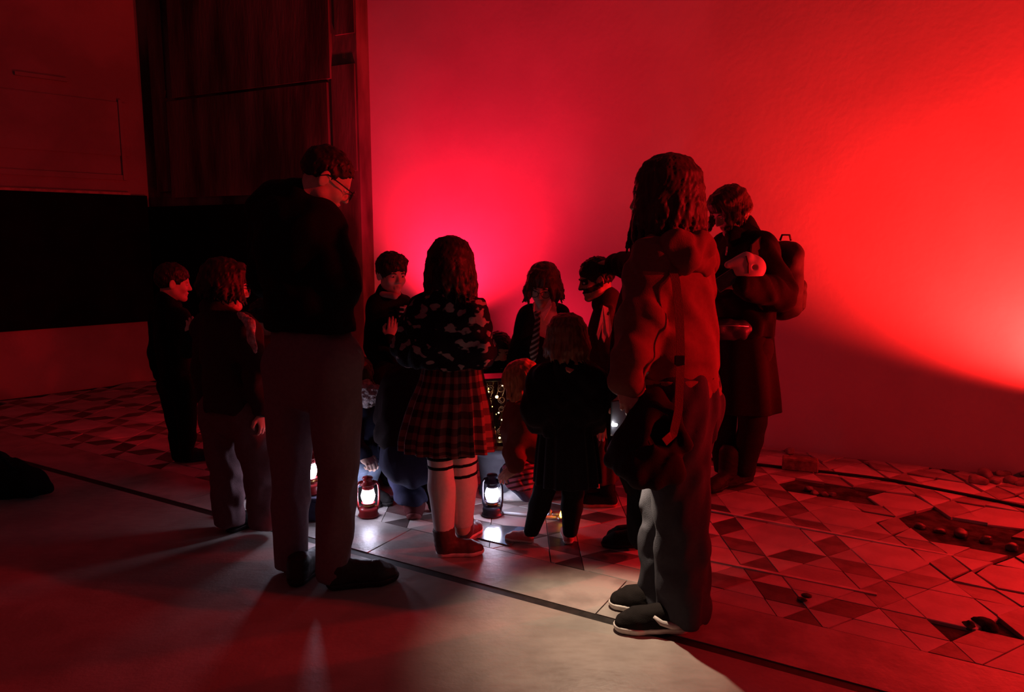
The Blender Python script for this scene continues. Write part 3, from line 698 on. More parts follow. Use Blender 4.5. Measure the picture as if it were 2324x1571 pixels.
class Person:
    def __init__(p, label, base, h=1.7, yaw=0.0, group='people gathered around the lanterns'):
        p.b = V(base[0], base[1], 0); p.s = h / 1.7; p.j = {}; p.body = []; p.bm = []; p.mats = []
        p.root = thing('person', label, 'person', tuple(p.b), None); p.fw = V(math.cos(math.radians(yaw)), math.sin(math.radians(yaw)), 0)
    def add(p, name, g, m, parent=None, smooth=True, uv=None, mi=None, label=None):
        o = link(name, make_mesh(name, g[0] - p.b, g[1], m, mi, smooth, uv), parent or p.root)
        if label: o['label'] = label
        return o
    def J(p, **kw):
        for k, (x, y, Y) in kw.items(): p.j[k] = at(x, y, Y)
    def torso(p, F, g, hip=.150, waist=.125, chest=.150, depth=.62, hem=None):
        j, s = p.j, p.s; pel = (j['hl'] + j['hr']) / 2; nk = j['nk']; sh = (j['sl'] + j['sr']) / 2; fl = (p.fw, depth)
        hw = np.linalg.norm(j['sr'] - j['sl']) / 2
        wa = pel * .55 + sh * .45; cs = pel * .22 + sh * .78
        if 'wa' in j: wa = j['wa']
        if 'cs' in j: cs = j['cs']
        F.cone(pel, wa, hip * s + g, waist * s + g, .05, fl); F.cone(wa, cs, waist * s + g, chest * s + g, .05, fl)
        F.cone(cs, sh, chest * s + g, chest * .55 * s + g, .05, fl)
        F.cone(j['sl'] * .86 + sh * .14, j['sr'] * .86 + sh * .14, .058 * s + g, .058 * s + g, .05)
        F.cone(sh, nk, .065 * s + g * .6, .056 * s + g * .4, .05)
    def collar(p, F, g=.012, top=-.118):
        F.cone(p.local(0, -.034, top), p.j['nk'], .056 * p.hs + g, .068 * p.s + g, .025)
    def arm(p, F, g, k, r=(.052, .044, .036, .028), kk=.03):
        j, s = p.j, p.s; a, b, c = j['s' + k], j['e' + k], j['w' + k]; m = (b + c) / 2
        F.cone(a, b, r[0] * s + g, r[1] * s + g, kk); F.cone(b, m, r[1] * .97 * s + g, r[2] * s + g, kk * .6); F.cone(m, c, r[2] * s + g, r[3] * s + g, kk * .6)
    def leg(p, F, g, k, r=(.088, .060, .054, .038), kk=.012):
        j, s = p.j, p.s; a, b, c = j['h' + k], j['k' + k], j['a' + k]; m = b * .62 + c * .38
        F.cone(a, b, r[0] * s + g, r[1] * s + g, kk); F.cone(b, m, r[1] * .95 * s + g, r[2] * s + g, kk); F.cone(m, c, r[2] * s + g, r[3] * s + g, kk)
        if k == 'l' and g > 0:
            pe = (j['hl'] + j['hr']) / 2; F.cone(pe, pe + V(0, 0, .06 * s), .150 * s + g * .6, .148 * s + g * .6, .03, (p.fw, .74))
        if k == 'l': F.cone(j['hl'] + V(0, 0, .03 * s), j['hr'] + V(0, 0, .03 * s), r[0] * 1.05 * s + g, r[0] * 1.05 * s + g, kk)
    def head(p, px, py, Y, yaw, down, roll=0., size=None, sk='fair', ears=True, child=False, brow=None, paint=False):
        c = at(px, py, Y); R = head_R(yaw, down, roll); s = size if size else p.s; p.hc, p.hR, p.hs = c, R, s
        v, q, mi = head_mesh(c, R, s, child=child, ears=ears, paint=paint); p.body.append((v, q)); p.bm.append(mi); p.sk = sk
        if brow is not None: p.brow = brows(c, R, s); p.browm = brow
    def local(p, x, y, z): return p.hc + p.hR @ V(x, y, z) * p.hs
    def hand(p, *a, **k):
        v, q = hand_mesh(*a, **k); p.body.append((v, q)); p.bm.append(np.zeros(len(q), int))
    def make_body(p, vox=.013, arms='lr', legs='lr', torso=True, tk={}, legr=None):
        F = Field()
        if torso: p.torso(F, -.012, **tk)
        for k in arms: p.arm(F, -.004, k, kk=.012)
        for k in legs: p.leg(F, 0, k) if legr is None else p.leg(F, 0, k, legr)
        if p.body: F.cone(p.local(0, -.03, -.10), p.j['nk'], .050 * p.hs, .058 * p.s, .02)
        v, q = F.mesh(vox, None, 1); p.body.append((v, q)); p.bm.append(np.zeros(len(q), int))
        v, q = joinq(*p.body)
        o = p.add('body', (v, q), [skin(p.sk, SKC[p.sk]), m_lips, m_eyew, m_iris, mat('dark_face_paint', (.03, .014, .014), .7, .2)], mi=np.concatenate(p.bm))
        if hasattr(p, 'brow'): p.add('eyebrows', p.brow, p.browm)
        return o
    def hair(p, m, style, **k):
        return p.add('hair', hair_mesh(p.hc, p.hR, p.hs, style, **k), m)
    def glasses(p, m, r=.024, w=.0022):
        y0 = .116; rim = lambda sx: tube([p.local(sx * .033 + r * 1.1 * math.cos(a), y0 - .10 * abs(math.cos(a) * r * sx + sx * .0) , -.004 + r * .9 * math.sin(a)) for a in np.linspace(0, 2 * math.pi, 22)[:-1]], w * p.hs, 6, True)
        pr = [rim(-1), rim(1), tube([p.local(-.009, y0, .004), p.local(0, y0 + .003, .007), p.local(.009, y0, .004)], w * p.hs, 6)]
        for sx in (-1, 1): pr.append(tube([p.local(sx * .058, y0 - .004, .004), p.local(sx * .080, .06, .008), p.local(sx * .088, .0, .012), p.local(sx * .088, -.03, -.012)], w * p.hs, 6))
        return p.add('glasses', join(*pr), m)
    def shoe(p, heel, yaw, L, m, msole, style='sneaker', z=.0, name='shoe', pitch=0.0):
        s = L / .27; R = np.array(Matrix.Rotation(math.radians(yaw) - math.pi / 2, 3, 'Z') @ Matrix.Rotation(math.radians(pitch), 3, 'X')); base = V(heel[0], heel[1], z)
        T = lambda v: v @ R.T * s + base
        F = Field()
        F.cone((0, .04, .030), (.004, .13, .030), .036, .036, .02); F.cone((.004, .13, .03), (.006, .19, .030), .036, .044, .02); F.cone((.006, .19, .03), (.004, .228, .026), .044, .034, .02)
        S_ = Field(); S_.pr = list(F.pr)
        F.cone((0, .045, .05), (0, .045, .085), .036, .038, .02); F.cone((0, .06, .075), (.004, .17, .045), .036, .036, .025)
        top = .105
        if style == 'boot': F.cone((0, .05, .08), (0, .045, .15), .058, .060, .02); top = .165
        if style == 'high': F.cone((0, .05, .08), (0, .04, .20), .054, .060, .02); top = .25
        F.clip((0, 0, .020), (0, 0, -1)); F.clip((0, .045, top), (0, -.15, 1))
        v, q = F.mesh(.0055, folds(.0016, .03, 4), 1); o = p.add(name, (T(v), q), m)
        S2 = Field(); S2.pr = [(c[0], c[1], c[2], c[3] + .0045, c[4] + .0045, c[5], c[6], c[7]) for c in S_.pr]
        S2.clip((0, 0, .026), (0, 0, 1)); S2.clip((0, 0, .002), (0, 0, -1)); v, q = S2.mesh(.005, None, 0)
        p.add('sole', (T(v), q), msole, o)
        if style == 'low': pass
        if style == 'sneaker':
            lc = [tube([T(V(-.022, y_, .078 - (y_ - .1) * .35)), T(V(.004, y_ + .004, .086 - (y_ - .1) * .38)), T(V(.028, y_, .078 - (y_ - .1) * .35))], .0022 * s, 6) for y_ in (.105, .125, .145, .165)]
            p.add('laces', join(*lc), msole, o)
        return o, T
SKC = {'fair': (.62, .42, .34), 'mid': (.45, .28, .21), 'painted': (.22, .12, .11)}
cl = lambda n, c, **k: mat('cloth_' + n, c, k.pop('rough', .92), k.pop('spec', .12), k.pop('var', .05), k.pop('scale', 60), k.pop('bump', .25), k.pop('bscale', 350), **k)
m_hair_dark = mat('hair_dark', (.016, .010, .009), .5, .35, .25, 90, stretch=(1, 1, .15))
m_hair_brown = mat('hair_brown', (.060, .030, .020), .5, .35, .3, 90, stretch=(1, 1, .15))
m_hair_auburn = mat('hair_auburn', (.17, .060, .032), .5, .35, .35, 80, stretch=(1, 1, .15))
m_hair_blond = mat('hair_blond', (.40, .22, .09), .5, .35, .3, 80, stretch=(1, 1, .15))
m_frame = mat('glasses_frame', (.012, .010, .010), .3, .5, .1, 20)
m_sole_w = mat('white_rubber', (.66, .62, .58), .6, .3, .08, 40)
m_sole_k = mat('dark_rubber', (.02, .017, .017), .7, .3, .15, 40)

# ================================================================== PEOPLE
def ring(px, py, Y, rx_px, ry, yaw=0.0, pw=0.0):
    c = at(px, py, Y); ppm = FPX / (Y * _cp + (CAMH - c[2]) * _sp); return (c, rx_px / ppm, ry, math.radians(yaw), pw)
def garment(p, name, F, vox, m, fold=None, smooth=1, **k):
    v, q = F.mesh(vox, fold, smooth); return p.add(name, (v, q), m, **k)
def zc(px, py, Y): return at(px, py, Y)[2]
UPV, DNV = V(0, 0, 1), V(0, 0, -1)

# ---- man in black sweater, seen from behind, head bowed
g = gnd(715, 1325); p = Person('tall man in black sweater and charcoal trousers, back turned, head bowed', (g[0], g[1]), 1.78, 60)
p.J(nk=(690, 458, 2.88), sl=(610, 470, 2.98), sr=(728, 524, 2.80), er=(778, 642, 2.76), wr=(752, 705, 3.02), el=(602, 640, 3.05), wl=(668, 700, 3.14),
    hl=(662, 838, 2.93), hr=(758, 838, 2.80), kl=(657, 1050, 2.95), kr=(769, 1064, 2.80), al=(664, 1285, 2.93), ar=(757, 1298, 2.80), cs=(676, 545, 2.87), wa=(700, 690, 2.86))
p.head(739, 407, 2.86, 16, 32, 0, .97, 'fair')
p.hand(p.j['wr'], (-.3, .9, .1), (.4, -.1, 1), .95, .6, 1); p.hand(p.j['wl'], (.6, .6, .1), (.2, -.2, 1), .95, .6, -1)
p.make_body(); p.hair(m_hair_dark, 'short', seed=1, thick=.7, nape=.022)
p.glasses(m_frame, .022, .0026)
F = Field(); p.torso(F, .03, .160, .150, .160, .66); p.arm(F, .022, 'l'); p.arm(F, .022, 'r', (.055, .05, .046, .036))
F.cone(at(640, 452, 2.94), at(690, 456, 2.88), .075, .060, .05); F.clip((0, 0, zc(700, 752, 2.8)), DNV)
sw = garment(p, 'sweater', F, .011, cl('black_knit', (.0075, .007, .008)), folds(.008, .16, 11))
F = Field(); p.torso(F, .031, .160, .150, .160, .66); p.collar(F); F.clip((0, 0, zc(700, 752, 2.8) + .002), DNV); F.clip((0, 0, zc(700, 752, 2.8) + .05), UPV)
garment(p, 'ribbed_hem', F, .01, cl('black_knit', (.0075, .007, .008)), parent=sw)
F = Field(); mtr = cl('charcoal_wool', (.20, .145, .16))
pel = (p.j['hl'] + p.j['hr']) / 2
F.cone(at(704, 770, 2.87), pel, .172, .165, .04, (p.fw, .66))
for k in 'lr': p.leg(F, .012, k, (.094, .066, .060, .052))
F.clip((0, 0, .018), DNV); F.clip((0, 0, zc(704, 745, 2.87)), UPV)
tr = garment(p, 'trousers', F, .011, mtr, folds(.007, .13, 5, (1, 1, .5)))
F = Field(); F.cone(at(806, 796, 2.78), at(800, 828, 2.78), .026, .02, .01); garment(p, 'pocket', F, .007, mtr, parent=tr)
h1 = gnd(667, 1332); p.shoe((h1[0], h1[1] - .02), 78, .29, cl('black_leather', (.012, .011, .011), rough=.5, spec=.4), m_sole_k, 'low')
h2 = gnd(738, 1338); p.shoe((h2[0], h2[1]), 20, .295, cl('black_leather', (.012, .011, .011)), m_sole_k, 'low')

# ---- boy with glasses in long dark jacket, left of the man
g = gnd(552, 1204); p = Person('child with glasses in long dark jacket, side-lit face, left of the man', (g[0], g[1]), 1.28, 35)
p.J(nk=(503, 722, 3.32), sl=(470, 748, 3.42), sr=(556, 752, 3.22), er=(584, 850, 3.18), wr=(594, 935, 3.2), el=(462, 850, 3.44), wl=(480, 930, 3.5),
    hl=(500, 945, 3.40), hr=(568, 945, 3.28), kl=(516, 1075, 3.38), kr=(592, 1075, 3.28), al=(520, 1186, 3.36), ar=(598, 1176, 3.30))
p.head(512, 648, 3.30, 18, 12, 0, .90, 'fair', brow=m_hair_dark, child=True)
p.hand(p.j['wr'], (.1, .1, -1), (.8, -.5, 0), .78, .5, 1); p.hand(p.j['wl'], (0, .1, -1), (-.8, .3, 0), .78, .5, 1)
p.make_body(); p.hair(m_hair_dark, 'bob', length=.10, seed=2, fringe=.012, nst=34); p.glasses(m_frame)
F = Field(); p.torso(F, .035, .20, .155, .15, .7); p.collar(F); p.arm(F, .024, 'l'); p.arm(F, .024, 'r'); F.cone(at(525, 870, 3.34), at(527, 930, 3.34), .135, .15, .04, (p.fw, .7))
F.clip((0, 0, zc(520, 932, 3.3)), DNV)
garment(p, 'jacket', F, .011, cl('dark_jacket', (.045, .028, .030)), folds(.007, .12, 21))
F = Field(); F.cone(at(548, 716, 3.16), at(566, 735, 3.13), .018, .020, .02); F.cone(at(566, 735, 3.13), at(572, 770, 3.12), .020, .014, .02); F.cone(at(572, 770, 3.12), at(580, 800, 3.12), .014, .008, .02)
garment(p, 'scarf', F, .006, mat('pale_scarf', (.55, .48, .44), .9, .1, .3, 70, .5, 120), folds(.005, .04, 8))
F = Field()
for k in 'lr': p.leg(F, .018, k, (.105, .078, .074, .068))
F.clip((0, 0, .03), DNV); garment(p, 'trousers', F, .010, cl('maroon_grey', (.16, .09, .10)), folds(.006, .10, 23))
h = gnd(515, 1212); p.shoe((h[0], h[1]), 60, .23, cl('black_shoe', (.014, .012, .012)), m_sole_k, 'low'); h = gnd(596, 1198); p.shoe((h[0], h[1]), 50, .23, cl('black_shoe', (.014, .012, .012)), m_sole_k, 'low')

# ---- slim boy in black far left
g = gnd(412, 1052); p = Person('slim child dressed all in black standing apart, far left', (g[0], g[1]), 1.2, 30)
p.J(nk=(386, 700, 4.28), sl=(362, 720, 4.36), sr=(408, 722, 4.2), er=(424, 795, 4.14), wr=(430, 760, 3.98), el=(356, 800, 4.36), wl=(364, 855, 4.40),
    hl=(388, 882, 4.34), hr=(418, 882, 4.24), kl=(402, 965, 4.33), kr=(424, 965, 4.25), al=(404, 1036, 4.31), ar=(424, 1034, 4.25))
p.head(393, 642, 4.26, 25, 8, 0, .88, 'fair', child=True)
p.hand(p.j['wr'], (.3, -.2, 1), (.5, -.8, 0), .7, .6, 1); p.hand(p.j['wl'], (0, .1, -1), (-.8, .3, 0), .7, .5, 1)
p.make_body(); p.hair(m_hair_dark, 'short', seed=3, thick=1.3)
F = Field(); p.torso(F, .022, .16, .135, .14, .7); p.collar(F); p.arm(F, .018, 'l'); p.arm(F, .018, 'r'); F.clip((0, 0, zc(400, 895, 4.3)), DNV)
garment(p, 'hooded_top', F, .012, cl('black_cotton', (.006, .006, .0065)), folds(.006, .1, 31))
F = Field()
for k in 'lr': p.leg(F, .012, k)
F.clip((0, 0, .05), DNV); garment(p, 'trousers', F, .011, cl('black_cotton', (.006, .006, .0065)), folds(.004, .1, 32))
for q in ((402, 1050), (424, 1050)):
    h = gnd(*q); p.shoe((h[0], h[1]), 40, .2, cl('black_shoe', (.014, .012, .012)), m_sole_k, 'low')

# ---- child mostly hidden between the glasses boy and the man
g = gnd(612, 1130); p = Person('child in red top half hidden behind the man, holding a pale paper bag', (g[0], g[1]), 1.15, 190)
p.J(nk=(618, 775, 3.78), sl=(610, 800, 3.70), sr=(612, 800, 3.90), er=(630, 860, 3.88), wr=(604, 880, 3.80), el=(604, 860, 3.62), wl=(606, 905, 3.58),
    hl=(618, 935, 3.74), hr=(630, 935, 3.86), kl=(616, 1030, 3.72), kr=(630, 1030, 3.84), al=(618, 1112, 3.74), ar=(632, 1110, 3.85))
p.head(614, 722, 3.76, 192, 22, 0, .84, 'fair', child=True)
p.hand(p.j['wl'], (-.5, .1, -.6), (-.3, -.9, .2), .7, .7, 1)
p.make_body(); p.hair(m_hair_dark, 'bowl', seed=4)
F = Field(); p.torso(F, .02, .16, .135, .14, .7); p.collar(F); p.arm(F, .016, 'l'); p.arm(F, .016, 'r'); F.clip((0, 0, zc(615, 940, 3.78)), DNV)
garment(p, 'red_top', F, .012, cl('red_fleece', (.25, .03, .03)), folds(.005, .1, 41))
F = Field()
for k in 'lr': p.leg(F, .012, k)
F.clip((0, 0, .05), DNV); garment(p, 'trousers', F, .012, cl('red_trousers', (.30, .05, .07)), folds(.005, .1, 42))
for q in ((612, 1128), (628, 1126)):
    h = gnd(*q); p.shoe((h[0], h[1]), 200, .2, cl('black_shoe', (.014, .012, .012)), m_sole_k)
F = Field(); c = at(598, 872, 3.58); F.cone(c + V(0, 0, .04), c - V(0, 0, .05), .045, .03, .01, ((0, 1, 0), .5)); v, q = F.mesh(.006, folds(.006, .05, 9), 0)
o = link('paper_bag', make_mesh('paper_bag', v - c, q, mat('pale_paper', (.62, .55, .5)), smooth=True), None, tuple(c)); tag(o, "crumpled pale paper bag held beside the man's hip", 'bag')

# ---- boy in skeleton shirt
g = gnd(884, 1075); p = Person('dark-haired boy in black skeleton-print shirt, arms crossed, by the wall corner', (g[0], g[1]), 1.3, 305)
p.J(nk=(880, 676, 4.22), sl=(856, 694, 4.18), sr=(914, 696, 4.28), el=(846, 790, 4.16), wl=(892, 812, 4.02), er=(922, 775, 4.25), wr=(886, 770, 4.06),
    hl=(866, 868, 4.18), hr=(902, 868, 4.25), kl=(864, 975, 4.16), kr=(902, 975, 4.24), al=(866, 1066, 4.18), ar=(902, 1064, 4.25))
p.head(889, 622, 4.2, 305, 8, 0, .93, 'fair', brow=m_hair_dark, child=True)
p.hand(p.j['wl'], (.7, .2, .5), (.1, -1, .2), .8, .35, 1); p.hand(p.j['wr'], (.2, .1, 1), (.2, -1, 0), .8, .35, -1)
p.make_body(); p.hair(m_hair_dark, 'bowl', seed=5, fringe=.014)
F = Field(); p.torso(F, .02, .15, .13, .14, .68); p.collar(F); p.arm(F, .014, 'l'); p.arm(F, .014, 'r'); F.clip((0, 0, zc(880, 890, 4.2)), DNV)
sh = garment(p, 'shirt', F, .010, cl('black_cotton', (.006, .006, .0065)), folds(.004, .1, 51))
F = Field(); F.cone(at(868, 668, 4.16), at(896, 672, 4.12), .018, .018, .01); F.cone(at(896, 672, 4.12), at(905, 666, 4.2), .016, .014, .01); garment(p, 'collar', F, .006, cl('pale_red_cotton', (.5, .3, .28)), parent=sh)
bn = cl('bone_print', (.55, .45, .42)); cf = p.fw * .118
sp = [at(898, 690 + 12 * k, 4.22) + cf * 1.0 for k in range(5)]; parts = [tube(sp, .009, 8)]
for k in range(4):
    a = at(886 - k, 694 + 10 * k, 4.20) + cf * 1.0; b = at(912, 696 + 10 * k, 4.25) + cf * .96; parts.append(tube([a, a * .5 + b * .5 + p.fw * .012, b], .0055, 6))
parts.append(tube([at(886, 742, 4.2) + cf, at(898, 736, 4.22) + cf * 1.12, at(910, 744, 4.24) + cf], [.008, .016, .008], 8))
p.add('bone_print', join(*parts), bn, sh)
F = Field()
for k in 'lr': p.leg(F, .012, k)
F.clip((0, 0, .04), DNV); garment(p, 'trousers', F, .012, cl('black_cotton', (.006, .006, .0065)), folds(.004, .1, 52))
for q in ((866, 1082), (902, 1080)):
    h = gnd(*q); p.shoe((h[0], h[1]), 300, .21, cl('black_shoe', (.014, .012, .012)), m_sole_k)

# ---- girl in plaid skirt, back view
g = gnd(1022, 1250); p = Person('long-haired girl in plaid skirt and white striped knee socks, back turned', (g[0], g[1]), 1.36, 82)
p.J(nk=(1018, 690, 3.09), sl=(958, 716, 3.12), sr=(1068, 714, 3.07), el=(928, 790, 3.12), wl=(968, 826, 3.34), er=(1086, 798, 3.08), wr=(1044, 832, 3.3),
    hl=(992, 900, 3.12), hr=(1054, 900, 3.10), kl=(1001, 1040, 3.10), kr=(1052, 1036, 3.12), al=(1008, 1210, 3.07), ar=(1050, 1198, 3.13))
p.head(1023, 610, 3.11, 84, 16, 0, .95, 'fair', child=True)
p.hand(p.j['wl'], (.8, .4, .1), (0, -.3, 1), .8, .5, 1); p.hand(p.j['wr'], (-.8, .4, .1), (0, -.3, 1), .8, .5, -1)
LR = (.085, .066, .070, .046); p.make_body(legr=LR)
hr_ = p.hair(m_hair_dark, 'long', length=.235, seed=6, spread=.004, wave=.006, nst=84)
mj = mat('patterned_knit', (.018, .012, .022), .9, .1, .2, 19.0, .5, 160, color2=(.34, .26, .28), lo=.58, hi=.61, detail=1.5, stretch=(1, 1, 1.5))
F = Field(); p.torso(F, .035, .15, .15, .16, .7); p.collar(F); p.arm(F, .026, 'l', (.056, .056, .05, .04)); p.arm(F, .026, 'r', (.056, .056, .05, .04))
F.cone(at(1000, 770, 3.08), at(1030, 800, 3.08), .16, .15, .05, (p.fw, .7)); F.clip((0, 0, zc(1020, 834, 3.06)), DNV)
garment(p, 'jumper', F, .009, mj, folds(.008, .10, 61, (1, 1, 1.6)))
def plaid(name):
    m = bpy.data.materials.new(name); m.use_nodes = True; nt = m.node_tree; N = nt.nodes; L = nt.links; b = N['Principled BSDF']; b.inputs['Roughness'].default_value = .9; b.inputs['Specular IOR Level'].default_value = .1
    uv = N.new('ShaderNodeUVMap'); sx = N.new('ShaderNodeSeparateXYZ'); L.new(uv.outputs[0], sx.inputs[0]); outs = []
    for ax, fr in (('X', 26.0), ('Y', 8.0)):
        mu = N.new('ShaderNodeMath'); mu.operation = 'MULTIPLY'; mu.inputs[1].default_value = fr; L.new(sx.outputs[ax], mu.inputs[0])
        fc = N.new('ShaderNodeMath'); fc.operation = 'FRACT'; L.new(mu.outputs[0], fc.inputs[0])
        gt = N.new('ShaderNodeMath'); gt.operation = 'GREATER_THAN'; gt.inputs[1].default_value = .52; L.new(fc.outputs[0], gt.inputs[0]); outs.append(gt)
    ad = N.new('ShaderNodeMath'); ad.operation = 'ADD'; L.new(outs[0].outputs[0], ad.inputs[0]); L.new(outs[1].outputs[0], ad.inputs[1])
    dv2 = N.new('ShaderNodeMath'); dv2.operation = 'DIVIDE'; dv2.inputs[1].default_value = 2.0; L.new(ad.outputs[0], dv2.inputs[0])
    rp = N.new('ShaderNodeValToRGB'); rp.color_ramp.elements[0].color = (.30, .07, .075, 1); rp.color_ramp.elements[1].color = (.035, .014, .02, 1)
    e = rp.color_ramp.elements.new(.5); e.color = (.13, .035, .04, 1); L.new(dv2.outputs[0], rp.inputs[0]); L.new(rp.outputs[0], b.inputs['Base Color']); return m
v, f, uv = loft([ring(1018, 1018, 3.10, 106, .150, 0, 1), ring(1017, 985, 3.10, 103, .146, 0, 1), ring(1022, 920, 3.10, 90, .132, 0, .8), ring(1026, 860, 3.10, 73, .115, 0, .35), ring(1027, 815, 3.10, 66, .10, 0, .1)], 144, .075, 17, .45, 3)
p.add('plaid_skirt', (v, f), plaid('plaid_red_dark'), uv=uv)
msock = cl('white_sock', (.66, .60, .60), bump=.15, var=.03); mstr = cl('black_stripe', (.01, .008, .01))
for k, zs in (('l', (1036, 1056)), ('r', (1031, 1053, 1078))):
    F = Field(); p.leg(F, .005, k, LR); F.clip((0, 0, zc(1020, 1010, 3.1)), UPV); F.clip((0, 0, .115), DNV)
    so = garment(p, 'knee_sock', F, .007, msock)
    for y in zs:
        F = Field(); p.leg(F, .0085, k, LR); z = zc(1020, y, 3.1); F.clip((0, 0, z + .0075), UPV + V(.1 if k == 'r' else 0, 0, 0)); F.clip((0, 0, z - .0075), DNV - V(.1 if k == 'r' else 0, 0, 0)); 
        # planes tilt with the sock
        F.clips = [((p.j['k' + k] * V(1, 1, 0) + V(0, 0, z + .0075)), nrm(V(-.14 if k == 'r' else -.04, 0, 1))), ((p.j['k' + k] * V(1, 1, 0) + V(0, 0, z - .0075)), nrm(V(.14 if k == 'r' else .04, 0, -1)))]
        garment(p, 'stripe', F, .005, mstr, parent=so)
mbt = cl('brown_leather', (.085, .028, .028), rough=.55, spec=.4, bump=.1)
h = gnd(988, 1268); p.shoe((h[0], h[1] + .02), 12, .215, mbt, m_sole_w, 'boot', name='ankle_boot'); h = gnd(1046, 1234); p.shoe((h[0], h[1] + .0), 68, .20, mbt, m_sole_w, 'boot', name='ankle_boot')

# ---- kneeling figure behind the plaid-skirt girl
g = gnd(936, 1172); p = Person('figure in dark jacket and navy trousers crouching behind the plaid skirt girl', (g[0], g[1]), 1.45, 100)
p.J(nk=(948, 838, 3.72), sl=(905, 866, 3.74), sr=(985, 866, 3.72), el=(880, 950, 3.66), wl=(905, 985, 3.86), er=(1000, 960, 3.72), wr=(985, 1000, 3.9),
    hl=(918, 1040, 3.50), hr=(965, 1040, 3.50), kl=(900, 1010, 3.86), kr=(985, 1010, 3.86), al=(936, 1140, 3.56), ar=(982, 1130, 3.66), wa=(938, 985, 3.56), cs=(940, 900, 3.66))
p.head(965, 788, 3.80, 80, 28, 0, .92, 'fair', child=True); p.hand(p.j['wl'], (.3, .8, -.3), (-.5, -.3, 1), .85, .5, 1)
p.make_body(); p.hair(m_hair_dark, 'short', seed=7, thick=1.2)
F = Field(); p.torso(F, .034, .16, .16, .16, .72); p.collar(F); p.arm(F, .026, 'l'); p.arm(F, .026, 'r'); F.clip((0, 0, zc(935, 1010, 3.5)), DNV)
jk = garment(p, 'jacket', F, .011, cl('dark_brown_jacket', (.020, .011, .013)), folds(.009, .12, 71))
p.add('piping', join(*[tube([at(872 + d, 955, 3.58), at(874 + d, 1000, 3.53), at(884 + d, 1040, 3.50), at(902 + d * .6, 1058, 3.49), at(908, 1040 - d, 3.5)], .0035, 6) for d in (0, 10)]), cl('piping_lit_edge', (.5, .5, .58)), jk)
F = Field(); pel = (p.j['hl'] + p.j['hr']) / 2; F.ell(pel, (.15, .13, .115), k=.05)
for k in 'lr': p.leg(F, .03, k, (.10, .078, .07, .058))
F.cone(at(900, 985, 3.52), at(905, 1050, 3.50), .04, .03, .04); F.clip((0, 0, .07), DNV)
garment(p, 'trousers', F, .011, cl('navy_cotton', (.030, .030, .062)), folds(.007, .12, 72))
h = gnd(936, 1188); p.shoe((h[0], h[1] + .02), 92, .25, cl('dark_red_boot', (.10, .022, .024)), mat('red_brown_rubber', (.16, .03, .03), .7, .3), 'boot', pitch=-38, z=.02, name='boot')
h = gnd(985, 1165); p.shoe((h[0], h[1]), 85, .25, cl('dark_red_boot', (.10, .022, .024)), m_sole_k, 'boot', name='boot')

# ---- crouching child left, by the red lantern
g = gnd(835, 1120); p = Person('crouching child in navy jacket with pale fluffy scarf behind the red lantern', (g[0], g[1]), 1.2, 320)
p.J(nk=(818, 905, 3.95), sl=(792, 930, 3.92), sr=(848, 932, 4.00), el=(806, 1000, 3.82), wl=(830, 1030, 3.70), er=(858, 1000, 3.95), wr=(846, 1040, 3.84),
    hl=(800, 1065, 4.0), hr=(832, 1065, 4.06), kl=(816, 1058, 3.76), kr=(846, 1056, 3.84), al=(812, 1118, 3.9), ar=(838, 1116, 3.96))
p.head(812, 852, 3.92, 330, 30, 0, .86, 'fair', child=True); p.hand(p.j['wl'], (.6, -.5, -.35), (.2, -.6, 1), .85, .95, -1)
p.make_body(); p.hair(m_hair_brown, 'bob', length=.08, seed=8, nst=30)
F = Field(); p.torso(F, .03, .16, .14, .14, .75); p.collar(F); p.arm(F, .026, 'l'); p.arm(F, .026, 'r'); F.clip((0, 0, zc(820, 1075, 3.9)), DNV)
garment(p, 'jacket', F, .011, cl('navy_padded', (.020, .020, .040)), folds(.008, .1, 81))
F = Field()
for k in 'lr': p.leg(F, .016, k)
F.clip((0, 0, .04), DNV); garment(p, 'jeans', F, .011, cl('pale_denim', (.22, .28, .40)), folds(.006, .1, 82))
F = Field()
for (x, y, Y, r_) in ((832, 880, 3.86, .05), (850, 892, 3.84, .042), (866, 885, 3.84, .03), (838, 905, 3.84, .04), (860, 902, 3.83, .03)): F.ell(at(x, y, Y), (r_, r_, r_), k=.02)
garment(p, 'scarf', F, .007, mat('fluffy_pale', (.50, .42, .42), .95, .05, .3, 60, .8, 120), folds(.010, .03, 83))
for q in ((815, 1130), (840, 1126)):
    h = gnd(*q); p.shoe((h[0], h[1]), 320, .2, cl('black_shoe', (.014, .012, .012)), m_sole_k)

p.root.location += Vector((-.01, -.03, 0))
# ---- child with covered mouth behind the light case
g = gnd(1112, 1050); p = Person('child with black face covering peeking over the fairy light case', (g[0], g[1]), 1.05, 285)
p.J(nk=(1116, 850, 4.42), sl=(1090, 866, 4.38), sr=(1142, 868, 4.46), el=(1084, 930, 4.36), wl=(1104, 960, 4.22), er=(1148, 930, 4.45), wr=(1128, 965, 4.26),
    hl=(1100, 975, 4.40), hr=(1130, 975, 4.44), kl=(1100, 1020, 4.3), kr=(1130, 1020, 4.34), al=(1100, 1050, 4.4), ar=(1130, 1048, 4.44))
p.head(1110, 803, 4.40, 285, 10, 0, .88, 'fair', brow=m_hair_dark, child=True)
p.hand(p.j['wl'], (.5, -.4, .3), (0, -.6, 1), .7, .6, -1)
p.make_body(); p.hair(m_hair_dark, 'short', seed=9, thick=1.6)
F = Field(); F.ell((0, .034, -.070), (.069, .068, .055), k=.01); F.clip((0, .09, -.022), (0, -.1, 1)); F.clip((0, -.02, 0), (0, -1, 0)); v, q = F.mesh(.005, None, 1)
p.add('face_covering', (v @ p.hR.T * p.hs + p.hc, q), cl('black_cotton', (.006, .006, .0065)))
